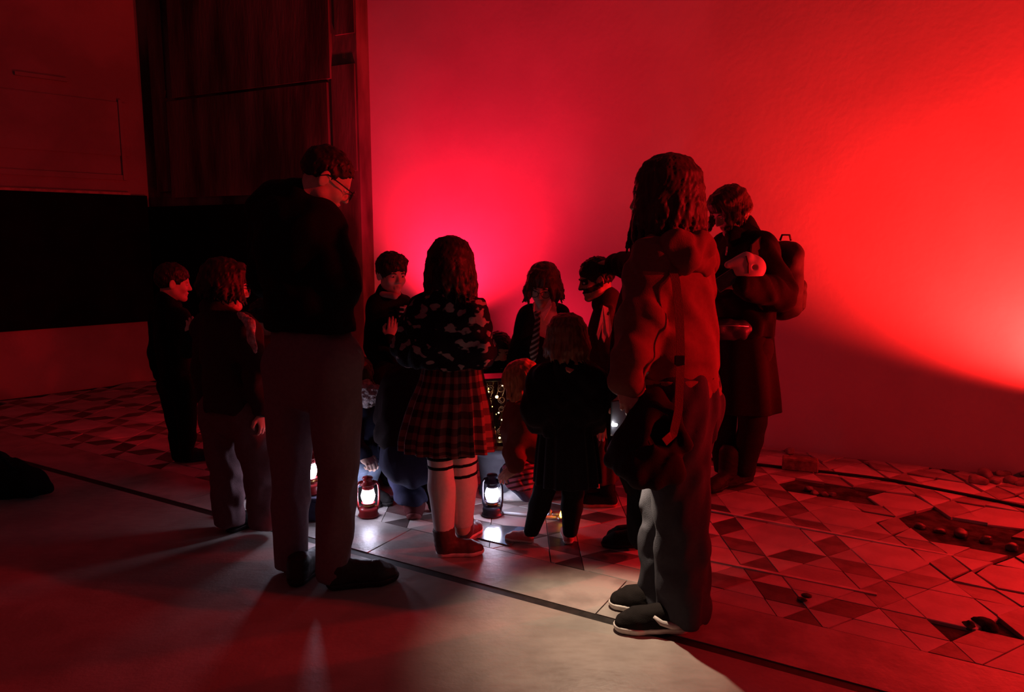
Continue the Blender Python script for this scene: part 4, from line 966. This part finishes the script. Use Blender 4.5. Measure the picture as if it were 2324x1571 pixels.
F = Field(); p.torso(F, .03, .16, .14, .14, .75); p.collar(F); p.arm(F, .024, 'l'); p.arm(F, .024, 'r'); F.cone(p.local(0, -.03, -.12), p.j['nk'], .068, .09, .03)
garment(p, 'hooded_top', F, .011, cl('dark_navy', (.012, .011, .02)), folds(.006, .1, 91))
F = Field()
for k in 'lr': p.leg(F, .014, k)
garment(p, 'trousers', F, .012, cl('black_cotton', (.006, .006, .0065)))

p.root.location += Vector((.06, .12, 0))
# ---- child with tie, glasses and dark robe
g = gnd(1228, 1080); p = Person('bob-haired child with round glasses, striped tie and dark robe, looking down', (g[0], g[1]), 1.32, 255)
p.J(nk=(1232, 706, 4.28), sl=(1204, 724, 4.26), sr=(1266, 722, 4.30), el=(1184, 815, 4.24), wl=(1196, 890, 4.12), er=(1282, 815, 4.32), wr=(1262, 890, 4.14),
    hl=(1216, 890, 4.26), hr=(1252, 890, 4.3), kl=(1216, 985, 4.24), kr=(1252, 985, 4.28), al=(1216, 1070, 4.28), ar=(1252, 1068, 4.3))
p.head(1233, 648, 4.24, 256, 22, 4, .95, 'fair', brow=m_hair_brown, child=True)
p.hand(p.j['wl'], (.4, -.2, -.8), (-.5, -.7, 0), .8, .5, 1); p.hand(p.j['wr'], (-.4, -.2, -.8), (.5, -.7, 0), .8, .5, -1)
p.make_body(); p.hair(m_hair_brown, 'bob', length=.105, seed=10, fringe=.018, spread=.012, nst=40); p.glasses(m_frame, .023, .002)
F = Field(); p.torso(F, .012, .15, .13, .14, .68); F.cone(p.local(0, -.03, -.13), p.j['nk'], .058, .07, .03); F.clip((0, 0, zc(1230, 700, 4.2) + .035), UPV); F.clip((0, 0, zc(1230, 880, 4.2)), DNV)
st = garment(p, 'shirt', F, .010, cl('white_shirt', (.68, .62, .60)), folds(.003, .08, 101))
cq = [at(1226, 700, 4.12), at(1218, 690, 4.14), at(1204, 712, 4.14), at(1216, 726, 4.11)]
def flap(pts, th=.012):
    P = np.array(pts); n = nrm(np.cross(P[1] - P[0], P[2] - P[0])); k = len(P); v = np.concatenate([P - n * th / 2, P + n * th / 2])
    f = [tuple(range(k)), tuple(range(2 * k - 1, k - 1, -1))] + [(i, i + k, (i + 1) % k + k, (i + 1) % k) for i in range(k)]; return v, f
p.add('collar', join(flap([at(1224, 712, 4.10), at(1214, 684, 4.16), at(1210, 704, 4.12), at(1214, 724, 4.09)]), flap([at(1228, 714, 4.10), at(1250, 676, 4.15), at(1252, 694, 4.12), at(1234, 728, 4.09)])), cl('white_shirt', (.68, .62, .60)), st, smooth=False)
def stripes(name, c1, c2, sc, rot):
    m = bpy.data.materials.new(name); m.use_nodes = True; nt = m.node_tree; N = nt.nodes; L = nt.links; b = N['Principled BSDF']; b.inputs['Roughness'].default_value = .8
    tc = N.new('ShaderNodeTexCoord'); mp = N.new('ShaderNodeMapping'); mp.inputs['Rotation'].default_value = rot; L.new(tc.outputs['Object'], mp.inputs[0])
    wv = N.new('ShaderNodeTexWave'); wv.bands_direction = 'Z'; wv.inputs['Scale'].default_value = sc; wv.inputs['Distortion'].default_value = .3; L.new(mp.outputs[0], wv.inputs['Vector'])
    rp = N.new('ShaderNodeValToRGB'); rp.color_ramp.interpolation = 'CONSTANT'; rp.color_ramp.elements[0].color = (*c1, 1); rp.color_ramp.elements[1].color = (*c2, 1); rp.color_ramp.elements[1].position = .62
    L.new(wv.outputs[0], rp.inputs[0]); L.new(rp.outputs[0], b.inputs['Base Color']); return m
mt = stripes('striped_tie', (.05, .012, .014), (.42, .34, .32), 13, (0, .55, 0))
p.add('tie', join(tube([at(1221, 718, 4.09), at(1220, 708, 4.10)], [.014, .020], 10), tube([at(1221, 720, 4.09), at(1217, 760, 4.08), at(1211, 800, 4.08), at(1210, 822, 4.08)], [.014, .020, .026, .010], 10)), mt, st)
# robe: loft open look, dark, over shoulders
F = Field(); p.arm(F, .03, 'l', (.06, .066, .07, .075)); p.arm(F, .03, 'r', (.06, .066, .07, .075))
for (a, b, r1, r2) in (((1206, 728, 4.30), (1188, 840, 4.30), .065, .085), ((1188, 840, 4.30), (1190, 1040, 4.30), .085, .10), ((1264, 726, 4.34), (1270, 840, 4.34), .065, .085), ((1270, 840, 4.34), (1268, 1040, 4.34), .085, .10), ((1236, 740, 4.38), (1232, 1040, 4.40), .10, .15)):
    F.cone(at(*a), at(*b), r1, r2, .05)
F.clip((0, 0, zc(1230, 1050, 4.3)), DNV)
F.cone(at(1216, 712, 4.30), at(1252, 708, 4.34), .05, .05, .04)
garment(p, 'robe', F, .012, cl('black_robe', (.010, .008, .009)), folds(.008, .12, 102, (1, 1, .3)))
F = Field(); F.cone(at(1214, 800, 4.18), at(1222, 1040, 4.18), .1, .12, .04, (V(0, 1, 0), .4)); F.clip((0, 0, zc(1230, 1048, 4.2)), DNV); garment(p, 'dark_waistcoat', F, .012, cl('black_cotton', (.006, .006, .0065)))
for q in ((1216, 1082), (1252, 1080)):
    h = gnd(*q); p.shoe((h[0], h[1]), 250, .21, cl('black_shoe', (.014, .012, .012)), m_sole_k)

# ---- small girl in black dress, back view
g = gnd(1250, 1228); p = Person('small auburn-haired girl in black dress and stockings, back turned', (g[0], g[1]), 1.04, 95)
p.J(nk=(1287, 842, 3.17), sl=(1236, 866, 3.18), sr=(1338, 866, 3.14), el=(1222, 930, 3.14), wl=(1240, 985, 3.24), er=(1352, 925, 3.12), wr=(1335, 985, 3.26),
    hl=(1262, 1030, 3.18), hr=(1306, 1030, 3.15), kl=(1236, 1110, 3.17), kr=(1300, 1118, 3.16), al=(1206, 1206, 3.17), ar=(1294, 1206, 3.16))
p.head(1286, 772, 3.17, 96, 4, 0, .86, 'fair', child=True); p.hand(p.j['wl'], (.4, .6, -.5), (-.8, -.4, 0), .65, .5, 1); p.hand(p.j['wr'], (-.4, .6, -.5), (.8, -.4, 0), .65, .5, -1)
p.make_body(legr=(.10, .07, .068, .046)); p.hair(m_hair_auburn, 'long', length=.125, seed=12, spread=.006, wave=.004, nst=70)
md = cl('black_velvet', (.009, .007, .011), sheen=.1)
F = Field(); p.torso(F, .022, .18, .16, .17, .75)
for k in 'lr': p.arm(F, .03, k, (.08, .075, .055, .045))
F.ell(at(1228, 880, 3.17), (.06, .06, .055), k=.03); p.collar(F); F.ell(at(1346, 880, 3.13), (.06, .06, .055), k=.03); F.clip((0, 0, zc(1290, 985, 3.15)), DNV)
dr = garment(p, 'dress', F, .009, md, folds(.006, .07, 111))
v, f, uv = loft([ring(1288, 1092, 3.17, 74, .135, 0, 1), ring(1288, 1060, 3.17, 72, .13, 0, 1), ring(1287, 1000, 3.17, 66, .12, 0, .8), ring(1286, 940, 3.17, 58, .105, 0, .3)], 120, .06, 15, .3, 5)
p.add('dress_skirt', (v, f), md, dr, uv=uv)
p.add('collar_bow', join(flap([at(1284, 834, 3.06), at(1302, 840, 3.06), at(1294, 846, 3.05), at(1286, 842, 3.05)])), cl('red_collar', (.6, .25, .22)), dr, smooth=False)
F = Field()
for k in 'lr': p.leg(F, .006, k, (.10, .07, .068, .046))
F.clip((0, 0, zc(1290, 1080, 3.16)), UPV); F.clip((0, 0, .055), DNV); garment(p, 'stockings', F, .008, cl('black_tights', (.010, .008, .010)))
mps = cl('pink_shoe', (.55, .20, .20), rough=.5)
h = gnd(1212, 1232); p.shoe((h[0], h[1]), 165, .140, mps, m_sole_w, 'sneaker'); h = gnd(1291, 1238); p.shoe((h[0], h[1]), 92, .165, mps, m_sole_w, 'sneaker')

# ---- boy with dark face paint and white jabot, profile
g = gnd(1362, 1142); p = Person('boy with dark face paint and white jabot in profile, a hand on his head', (g[0], g[1]), 1.27, 185)
p.J(nk=(1374, 690, 3.74), sl=(1374, 718, 3.64), sr=(1368, 714, 3.84), el=(1388, 838, 3.58), wl=(1372, 950, 3.50), er=(1360, 830, 3.9), wr=(1352, 930, 3.86),
    hl=(1372, 900, 3.68), hr=(1366, 900, 3.80), kl=(1368, 1010, 3.66), kr=(1362, 1008, 3.80), al=(1376, 1112, 3.67), ar=(1368, 1106, 3.80))
p.head(1354, 634, 3.74, 184, 14, 0, .87, 'mid', child=True, brow=m_hair_dark, paint=True)
p.hand(p.j['wl'], (-.15, -.05, -1), (-.2, -1, 0), .82, .35, 1)
p.make_body(); p.hair(m_hair_dark, 'short', seed=13, thick=1.1)
mv = cl('plum_robe', (.050, .018, .022)); v, f, uv = loft([ring(1362, 1086, 3.72, 40, .12, 0, 1), ring(1363, 1000, 3.72, 41, .12, 0, 1), ring(1364, 880, 3.72, 38, .12, 0, .6), ring(1365, 780, 3.73, 37, .13, 0, .3), ring(1370, 712, 3.74, 26, .11, 0, 0), ring(1373, 690, 3.74, 16, .06, 0, 0)], 80, .05, 9, .1, 7)
rb_ = p.add('robe', (v, f), mv, uv=uv)
F = Field(); p.arm(F, .016, 'l', (.056, .05, .05, .045)); p.arm(F, .016, 'r'); F.clip(p.j['wl'] + V(0, 0, .10), DNV); p.collar(F, .014); garment(p, 'sleeve', F, .010, mv, folds(.006, .08, 131), parent=rb_)
jb = []
for (x0, x1, x2, y2) in ((1366, 1354, 1362, 766), (1372, 1366, 1376, 772), (1376, 1376, 1388, 760)):
    jb.append(flap([at(1368, 694, 3.60), at(1380, 700, 3.60), at(x2, y2 - 10, 3.55), at((x1 + x2) / 2, y2 + 6, 3.54), at(x1, y2 - 6, 3.55)], .010))
p.add('jabot', join(*jb), cl('white_lace', (.72, .64, .62)), rb_, smooth=False)
F = Field()
for k in 'lr': p.leg(F, .012, k)
F.clip((0, 0, .05), DNV); t_ = garment(p, 'trousers', F, .010, cl('black_cotton', (.006, .006, .0065)), folds(.004, .1, 132))
p.add('side_stripe', join(tube([at(1350, 1020, 3.60), at(1352, 1060, 3.58), at(1358, 1108, 3.58)], [.008, .009, .008], 6)), cl('pale_red_cotton', (.5, .3, .28)), t_)
mbs = cl('black_suede', (.014, .011, .011)); h = gnd(1402, 1150); p.shoe((h[0], h[1]), 178, .215, mbs, mat('red_rubber', (.45, .12, .10), .7, .3), 'sneaker'); h = gnd(1398, 1132); p.shoe((h[0], h[1]), 180, .21, mbs, m_sole_w, 'sneaker')
o = link('gadget', make_mesh('gadget', *box((0, 0, 0), (.03, .02, .07), None, .005), m_bl, smooth=False), None, tuple(at(1352, 1012, 3.52)), (.2, .3, .2)); tag(o, 'small black device with lit indicator below the painted boy\'s hand', 'device')
link('indicator', make_mesh('indicator', *box((-.008, -.011, .01), (.005, .003, .022)), emit('violet_led', (.7, .45, 1.0), 8), smooth=False), o)

# ---- crouching blond child
g = gnd(1190, 1142); p = Person('crouching blond child in rust top with pink striped shirt beside the small girl', (g[0], g[1]), 1.1, 190)
p.J(nk=(1192, 922, 3.50), sl=(1184, 948, 3.40), sr=(1192, 946, 3.62), el=(1166, 1030, 3.36), wl=(1172, 1062, 3.28), er=(1180, 1020, 3.66), wr=(1160, 1050, 3.6),
    hl=(1214, 1070, 3.46), hr=(1216, 1070, 3.58), kl=(1162, 1078, 3.38), kr=(1158, 1074, 3.62), al=(1196, 1122, 3.44), ar=(1194, 1118, 3.60), wa=(1200, 1010, 3.50), cs=(1190, 965, 3.5))
p.head(1184, 872, 3.48, 182, 30, 0, .84, 'fair', child=True); p.hand(p.j['wl'], (-.7, -.2, -.4), (0, -.6, 1), .7, .5, 1)
p.make_body(); p.hair(m_hair_blond, 'long', length=.10, seed=14, nst=36)
F = Field(); p.torso(F, .03, .17, .16, .16, .8); p.collar(F); p.arm(F, .02, 'l'); p.arm(F, .02, 'r'); F.clip((0, 0, zc(1190, 1048, 3.45)), DNV)
tp = garment(p, 'rust_top', F, .010, cl('rust_velour', (.17, .05, .04)), folds(.006, .1, 141))
F = Field(); F.ell(at(1180, 1078, 3.40), (.085, .10, .075), k=.03); F.ell(at(1196, 1064, 3.42), (.08, .10, .06), k=.03); F.ell(at(1168, 1062, 3.36), (.05, .05, .05), k=.03)
p.mst = stripes('pink_stripes', (.62, .22, .36), (.10, .02, .03), 14, (.35, .2, 0)); garment(p, 'striped_shirt', F, .008, p.mst, folds(.008, .06, 142), parent=tp)
F = Field()
for k in 'lr': p.leg(F, .012, k)
F.clip((0, 0, .02), DNV); garment(p, 'jeans', F, .010, cl('blue_denim', (.12, .16, .25)), folds(.005, .08, 143))
for q in ((1214, 1136), (1212, 1122)):
    h = gnd(*q); p.shoe((h[0], h[1]), 180, .18, cl('white_canvas', (.7, .68, .66)), m_sole_w)

# ---- dark robed figure behind the hoodie woman
g = gnd(1470, 1236); p = Person('dark-robed figure behind the hoodie woman, arm stretched to the boy\'s head', (g[0], g[1]), 1.62, 185)
p.J(nk=(1500, 566, 3.02), sl=(1486, 604, 2.90), sr=(1486, 600, 3.18), el=(1470, 760, 2.90), wl=(1450, 880, 2.92), er=(1440, 604, 3.46), wr=(1398, 600, 3.66),
    hl=(1490, 870, 2.98), hr=(1492, 870, 3.12), kl=(1474, 1050, 2.98), kr=(1480, 1050, 3.10), al=(1464, 1210, 2.99), ar=(1474, 1200, 3.10))
p.head(1490, 458, 3.02, 188, 10, 0, .92, 'mid'); p.hand(p.j['wr'], (-.7, .5, .1), (.1, -.2, 1), .9, .3, 1)
p.make_body(); p.hair(m_hair_dark, 'long', length=.28, seed=15, spread=.03, nst=60)
mrb = cl('black_robe', (.010, .008, .009)); v, f, uv = loft([ring(1462, 1120, 3.04, 40, .14, 0, 1), ring(1455, 1000, 3.04, 72, .16, 0, 1), ring(1462, 850, 3.04, 78, .17, 0, .7), ring(1470, 720, 3.04, 74, .17, 0, .4), ring(1484, 620, 3.04, 58, .17, 0, 0), ring(1498, 574, 3.03, 30, .09, 0, 0)], 96, .05, 9, .1, 9)
rb_ = p.add('robe', (v, f), mrb, uv=uv); F = Field(); p.arm(F, .018, 'r', (.06, .052, .044, .038)); p.arm(F, .02, 'l'); p.collar(F, .016); garment(p, 'sleeve', F, .010, mrb, folds(.005, .09, 151), parent=rb_)
F = Field()
for k in 'lr': p.leg(F, .018, k, (.09, .07, .066, .062))
F.clip((0, 0, .03), DNV); garment(p, 'trousers', F, .011, cl('black_cotton', (.006, .006, .0065)), folds(.004, .1, 152))
for q in ((1474, 1240), (1482, 1226)):
    h = gnd(*q); p.shoe((h[0], h[1]), 182, .22, cl('black_shoe', (.014, .012, .012)), m_sole_k, 'low')

# ---- woman in hoodie
g = gnd(1530, 1415); p = Person('long-haired woman in hoodie and jeans with shoulder strap, facing left, phone torch in hand', (g[0], g[1]), 1.68, 152)
p.J(nk=(1536, 552, 2.53), sl=(1482, 592, 2.40), sr=(1576, 584, 2.64), el=(1452, 742, 2.36), wl=(1424, 862, 2.36), er=(1520, 780, 2.70), wr=(1446, 905, 2.72),
    hl=(1530, 930, 2.44), hr=(1562, 930, 2.60), kl=(1546, 1160, 2.44), kr=(1510, 1150, 2.60), al=(1552, 1376, 2.47), ar=(1506, 1346, 2.62), cs=(1530, 660, 2.52), wa=(1535, 800, 2.52))
p.head(1506, 444, 2.50, 163, 4, 0, .97, 'fair', brow=m_hair_brown)
p.hand(p.j['wl'], (.1, -.05, -1), (-.2, -1, 0), .92, .45, -1); p.hand(p.j['wr'], (-.8, -.15, -.55), (.3, -.6, .7), .92, .75, 1)
p.make_body(); p.hair(m_hair_brown, 'long', length=.245, seed=16, spread=.008, wave=.006, vox=.006, nst=90)
mh = cl('rust_hoodie', (.22, .085, .075), bump=.2)
F = Field(); p.torso(F, .026, .155, .140, .142, .72); p.collar(F); p.arm(F, .022, 'l', (.060, .056, .05, .036), .012); p.arm(F, .022, 'r')
F.cone(at(1540, 780, 2.52), at(1543, 880, 2.52), .148, .142, .05, (p.fw, .75)); F.clip((0, 0, zc(1540, 890, 2.5)), DNV)
ho = garment(p, 'hoodie', F, .010, mh, folds(.012, .13, 161, (1, 1, 1.3)))
F = Field(); F.chain([at(1508, 552, 2.36), at(1545, 548, 2.34), at(1584, 560, 2.40), at(1602, 590, 2.50)], [.026, .034, .040, .036], .03); F.chain([at(1520, 562, 2.34), at(1560, 590, 2.33), at(1594, 606, 2.42)], [.022, .036, .030], .03); F.cone(at(1560, 570, 2.38), at(1590, 575, 2.46), .05, .05, .03)
garment(p, 'hood', F, .009, mh, folds(.010, .08, 162), parent=ho)
F = Field(); p.torso(F, .029, .155, .140, .142, .72); F.cone(at(1540, 780, 2.52), at(1543, 880, 2.52), .151, .145, .05, (p.fw, .75)); F.clip((0, 0, zc(1540, 892, 2.5)), DNV); F.clip((0, 0, zc(1540, 850, 2.5)), UPV); garment(p, 'ribbed_hem', F, .010, mh, folds(.006, .13, 161), parent=ho)
F = Field(); c_, w_ = p.j['wl'], nrm(p.j['wl'] - p.j['el']); F.cone(c_ - w_ * .06, c_ - w_ * .005, .046, .044, .01); garment(p, 'cuff', F, .008, mh, parent=ho)
mjn = cl('blue_jeans', (.050, .052, .066)); F = Field(); F.cone(at(1548, 880, 2.52), at(1548, 950, 2.52), .165, .165, .05, (p.fw, .72))
for k in 'lr': p.leg(F, .018, k, (.098, .074, .072, .076))
F.clip((0, 0, .03), DNV); jn = garment(p, 'jeans', F, .010, mjn, folds(.009, .11, 163, (1, 1, .8)))
F = Field(); F.cone(at(1598, 920, 2.46), at(1600, 985, 2.46), .05, .045, .02, ((0, 1, 0), .5)); garment(p, 'back_pocket', F, .008, mjn, parent=jn)
h = gnd(1568, 1432); msu = cl('black_suede', (.014, .011, .011)); o, T = p.shoe((h[0], h[1]), 180, .275, msu, m_sole_w, 'sneaker')
p.add('side_stripe', (lambda P: tube(P, [.010, .013, .010, .006], 8))([T(V(-.036, .03, .034)), T(V(-.0395, .075, .040)), T(V(-.040, .11, .05)), T(V(-.030, .135, .068))]), cl('pale_leather', (.62, .56, .54)), o)
h = gnd(1545, 1382); p.shoe((h[0], h[1]), 178, .27, msu, m_sole_w, 'sneaker')

# crossbody strap and dark bag hanging at her hip
r = thing('shoulder_bag', 'dark cloth bag hanging at the hoodie woman\'s hip on a long strap', 'bag', tuple(at(1470, 1100, 2.32)))
bb = at(1470, 1100, 2.32); mbg = cl('dark_canvas', (.024, .015, .016))
F = Field(); tpb = at(1486, 876, 2.37)
for (x, y, Y, rr) in ((1388, 1040, 2.36, .028), (1412, 1062, 2.31, .036), (1448, 1078, 2.27, .040), (1488, 1084, 2.26, .040), (1528, 1074, 2.27, .036), (1556, 1010, 2.30, .030)):
    b_ = at(x, y, Y); m_ = (tpb + b_) / 2 + V(0, -.02, .0); F.chain([tpb + (b_ - tpb) * .12, m_, b_], [.020, rr * .9, rr], .028)
F.ell(at(1470, 1010, 2.33), (.11, .05, .10), k=.03); F.ell(at(1505, 985, 2.28), (.045, .05, .05), k=.03, sub=True)
v, q = F.mesh(.008, folds(.007, .09, 201, (1, 1, .4)), 1); link('pouch', make_mesh('pouch', v - bb, q, mbg), r)
stp = [at(1500, 548, 2.44), at(1520, 585, 2.335), at(1534, 640, 2.30), at(1542, 720, 2.30), at(1545, 800, 2.30), at(1543, 860, 2.29), at(1540, 930, 2.28), at(1528, 985, 2.27), at(1500, 1010, 2.25)]
P = []
for i in range(len(stp) - 1):
    for t in np.linspace(0, 1, 5)[:-1]: P.append(stp[i] * (1 - t) + stp[i + 1] * t)
def ribbon(P, w, th, side):
    v = []; 
    for i, q in enumerate(P):
        t = nrm(P[min(i + 1, len(P) - 1)] - P[max(i - 1, 0)]); s_ = nrm(np.cross(t, side)); n = nrm(np.cross(s_, t))
        for a, b in ((-1, -1), (1, -1), (1, 1), (-1, 1)): v.append(q + s_ * a * w / 2 + n * b * th / 2)
    f = [(i * 4 + k, i * 4 + (k + 1) % 4, i * 4 + 4 + (k + 1) % 4, i * 4 + 4 + k) for i in range(len(P) - 1) for k in range(4)] + [(3, 2, 1, 0), tuple(len(v) - 4 + k for k in range(4))]
    return np.array(v), f
v, f = ribbon(P, .026, .004, V(0, 1, 0)); link('strap', make_mesh('strap', v - bb, f, cl('rust_webbing', (.20, .07, .06)), smooth=False), r)
c = at(1543, 818, 2.29); link('buckle', make_mesh('buckle', *box(c - bb, (.034, .008, .03), None, .003), m_bl, smooth=False), r)
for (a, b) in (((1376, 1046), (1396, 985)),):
    v, f = tube([at(*a, 2.40), at(1380, 1018, 2.40), at(1392, 995, 2.41), at(*b, 2.44)], .0035, 6); link('lit_edge', make_mesh('lit_edge', v - bb, f, cl('piping_lit_edge', (.5, .5, .58)), smooth=True), r)  # pale tube standing in for the bag edge lit by the torch
# phone with its torch lit
TC = at(1393, 964, 2.62)
r = thing('phone', 'phone with glaring white torch held low by the hoodie woman', 'phone', tuple(TC), None, .5)
link('body', make_mesh('body', *box((.03, .012, .02), (.07, .010, .13), None, .003), m_bl, smooth=False), r)
link('torch', make_mesh('torch', *lathe([(0, -.006), (.009, -.004), (.011, 0), (.009, .004), (0, .006)], 14, (0, -.004, 0)), emit('torch_white', (1, .96, .90), 120)), r)
spot('torch_beam', tuple(TC + V(-.01, -.015, -.008)), (.32, 2.45, 0), (1.0, .72, .50), 26, 88, .65, .006)

# ---- woman in coat with backpack
g = gnd(1668, 1092); p = Person('woman in knee-length dark coat, bob hair, looking at things in her hands', (g[0], g[1]), 1.68, 205)
p.J(nk=(1686, 536, 4.06), sl=(1652, 562, 4.18), sr=(1726, 566, 3.94), er=(1772, 668, 3.88), wr=(1690, 646, 3.72), el=(1622, 656, 4.12), wl=(1640, 632, 3.84),
    hl=(1652, 800, 4.14), hr=(1712, 800, 4.00), kl=(1640, 960, 4.12), kr=(1708, 958, 4.00), al=(1644, 1068, 4.10), ar=(1690, 1062, 4.02))
p.head(1656, 478, 4.04, 200, 30, 0, .96, 'fair', brow=m_hair_dark)
p.hand(p.j['wr'], (-.9, .1, .1), (.1, -.9, .4), .92, .45, 1); p.hand(p.j['wl'], (.7, -.3, .2), (-.3, -.8, .6), .92, .45, -1)
p.make_body(); p.hair(m_hair_brown, 'bob', length=.10, seed=17, spread=.012, fringe=.012, nst=44)
mct = cl('dark_coat', (.022, .012, .012)); F = Field(); p.torso(F, .035, .165, .15, .158, .75); p.collar(F); p.arm(F, .026, 'l', (.06, .056, .05, .042)); p.arm(F, .026, 'r', (.06, .06, .055, .046))
F.clip((0, 0, zc(1690, 760, 4.05)), DNV); ct = garment(p, 'coat', F, .011, mct, folds(.008, .13, 171))
v, f, uv = loft([ring(1687, 928, 4.06, 82, .19, 0, 1), ring(1686, 880, 4.06, 79, .185, 0, 1), ring(1684, 800, 4.06, 72, .17, 0, .6), ring(1684, 720, 4.06, 66, .15, 0, .1)], 96, .035, 8, .2, 13)
p.add('coat_skirt', (v, f), mct, ct, uv=uv)
F = Field(); F.cone(at(1665, 532, 3.98), at(1705, 530, 4.02), .035, .04, .03); F.cone(at(1665, 532, 3.98), at(1662, 548, 3.96), .035, .03, .03); garment(p, 'collar', F, .009, mct, folds(.006, .06, 172), parent=ct)
p.add('zip_pull', join(tube([at(1650, 560, 3.84), at(1648, 580, 3.83)], .004, 6)), m_wire, ct)
F = Field()
for k in 'lr': p.leg(F, .006, k, (.09, .072, .068, .05))
F.clip((0, 0, .05), DNV); garment(p, 'leggings', F, .011, cl('dark_leggings', (.030, .018, .020)))
mbo = cl('dark_boots', (.030, .016, .016), rough=.6, spec=.3); h = gnd(1660, 1098); p.shoe((h[0], h[1]), 225, .25, mbo, m_sole_k, 'high', name='boot'); h = gnd(1705, 1090); p.shoe((h[0], h[1]), 215, .25, mbo, m_sole_k, 'high', name='boot')
# her backpack
bc = at(1778, 640, 4.12); r = thing('backpack', 'dark rounded backpack on the coat woman\'s back', 'backpack', tuple(bc)); mbp = cl('backpack_nylon', (.026, .012, .013), rough=.6, spec=.3)
F = Field(); F.cone(V(0, 0, .13), V(0, 0, -.11), .098, .105, .04, ((0, 1, 0), 1.35)); v, q = F.mesh(.010, folds(.006, .12, 181), 1); b_ = link('pack', make_mesh('pack', v, q, mbp), r)
F = Field(); F.cone(V(.055, -.02, -.03), V(.06, -.02, -.11), .062, .06, .02, ((0, 1, 0), 1.2)); v, q = F.mesh(.009, folds(.004, .08, 182), 1); link('front_pocket', make_mesh('front_pocket', v, q, mbp), r)
sp_ = [at(1752, 560, 4.02), at(1735, 540, 3.92), at(1712, 562, 3.82), at(1712, 620, 3.80), at(1728, 690, 3.86), at(1762, 720, 4.02)]
P = []
for i in range(len(sp_) - 1):
    for t in np.linspace(0, 1, 5)[:-1]: P.append(sp_[i] * (1 - t) + sp_[i + 1] * t)
v, f = ribbon(P, .05, .01, V(-.5, 1, 0)); link('strap', make_mesh('strap', v - bc, f, mbp, smooth=False), r)
link('grab_loop', make_mesh('grab_loop', *tube([V(-.03, 0, .225), V(-.02, 0, .255), V(.02, 0, .255), V(.03, 0, .225)], .006, 6), mbp), r)
# belt bag at her waist
bc = at(1655, 748, 3.86); r = thing('belt_bag', 'dark belt bag with bluish sheen at the coat woman\'s waist', 'bag', tuple(bc)); F = Field()
F.cone(V(-.055, 0, 0), V(.06, 0, .0), .055, .055, .02, ((0, 1, 0), .55)); v, q = F.mesh(.007, folds(.004, .08, 183), 1)
link('pouch', make_mesh('pouch', v, q, cl('belt_bag_nylon', (.03, .025, .05), rough=.4, spec=.5)), r)
link('zip', make_mesh('zip', *tube([V(-.09, -.034, .02), V(0, -.038, .025), V(.09, -.034, .02)], .003, 6), m_wire), r)
# pale mask-like shell and a phone held in her hands
hc_ = at(1690, 606, 3.70); r = thing('party_mask', 'pale rounded half mask held in the coat woman\'s hands', 'mask', tuple(hc_)); F = Field()
F.ell((0.02, 0, -.005), (.085, .05, .07), k=.01); F.ell((.02, .03, -.01), (.078, .045, .062), k=.005, sub=True); F.cone((-.085, -.01, .01), (.0, -.02, .045), .018, .03, .02)
F.ell((.035, -.05, .0), (.014, .03, .012), k=.004, sub=True); F.clip((0, 0, -.045), DNV); v, q = F.mesh(.005, None, 1)
sh_ = link('shell', make_mesh('shell', v, q, mat('pale_plastic', (.72, .55, .52), .5, .4, .08, 20)), r)
link('band', make_mesh('band', *tube([V(-.01, -.048, .055), V(.0, -.055, .02), V(.005, -.05, -.03)], .004, 6), cl('dark_elastic', (.2, .05, .05)), ), r)
c = at(1655, 632, 3.69); r = thing('phone', 'slim dark phone held below the pale mask by the coat woman', 'phone', tuple(c)); R_ = np.array(Matrix.Rotation(-.6, 3, 'Y'))
link('body', make_mesh('body', *box((0, 0, 0), (.15, .010, .07), R_, .003), mat('phone_grey', (.10, .08, .11), .3, .5), smooth=False), r)
link('screen', make_mesh('screen', *box((0, -.006, 0), (.14, .002, .062), R_), mat('phone_screen', (.02, .02, .03), .1, .6), smooth=False), r)

# ---- black bag slumped at the left edge
c = gnd(20, 1142); r = thing('duffel_bag', 'black bag slumped on the floor at the left edge', 'bag', (c[0], c[1] + .1, 0)); F = Field()
F.cone(V(-.2, .05, .10), V(.05, .0, .07), .14, .08, .05); F.cone(V(.05, 0, .07), V(.13, -.01, .045), .07, .04, .03); F.clip((0, 0, 0), DNV); v, q = F.mesh(.010, folds(.010, .1, 191), 1)
link('body', make_mesh('body', v, q, cl('black_nylon', (.005, .005, .005))), r)
link('handle', make_mesh('handle', *tube([V(-.12, -.02, .20), V(-.06, -.06, .25), V(.0, -.03, .16)], .010, 8), cl('black_nylon', (.005, .005, .005))), r)
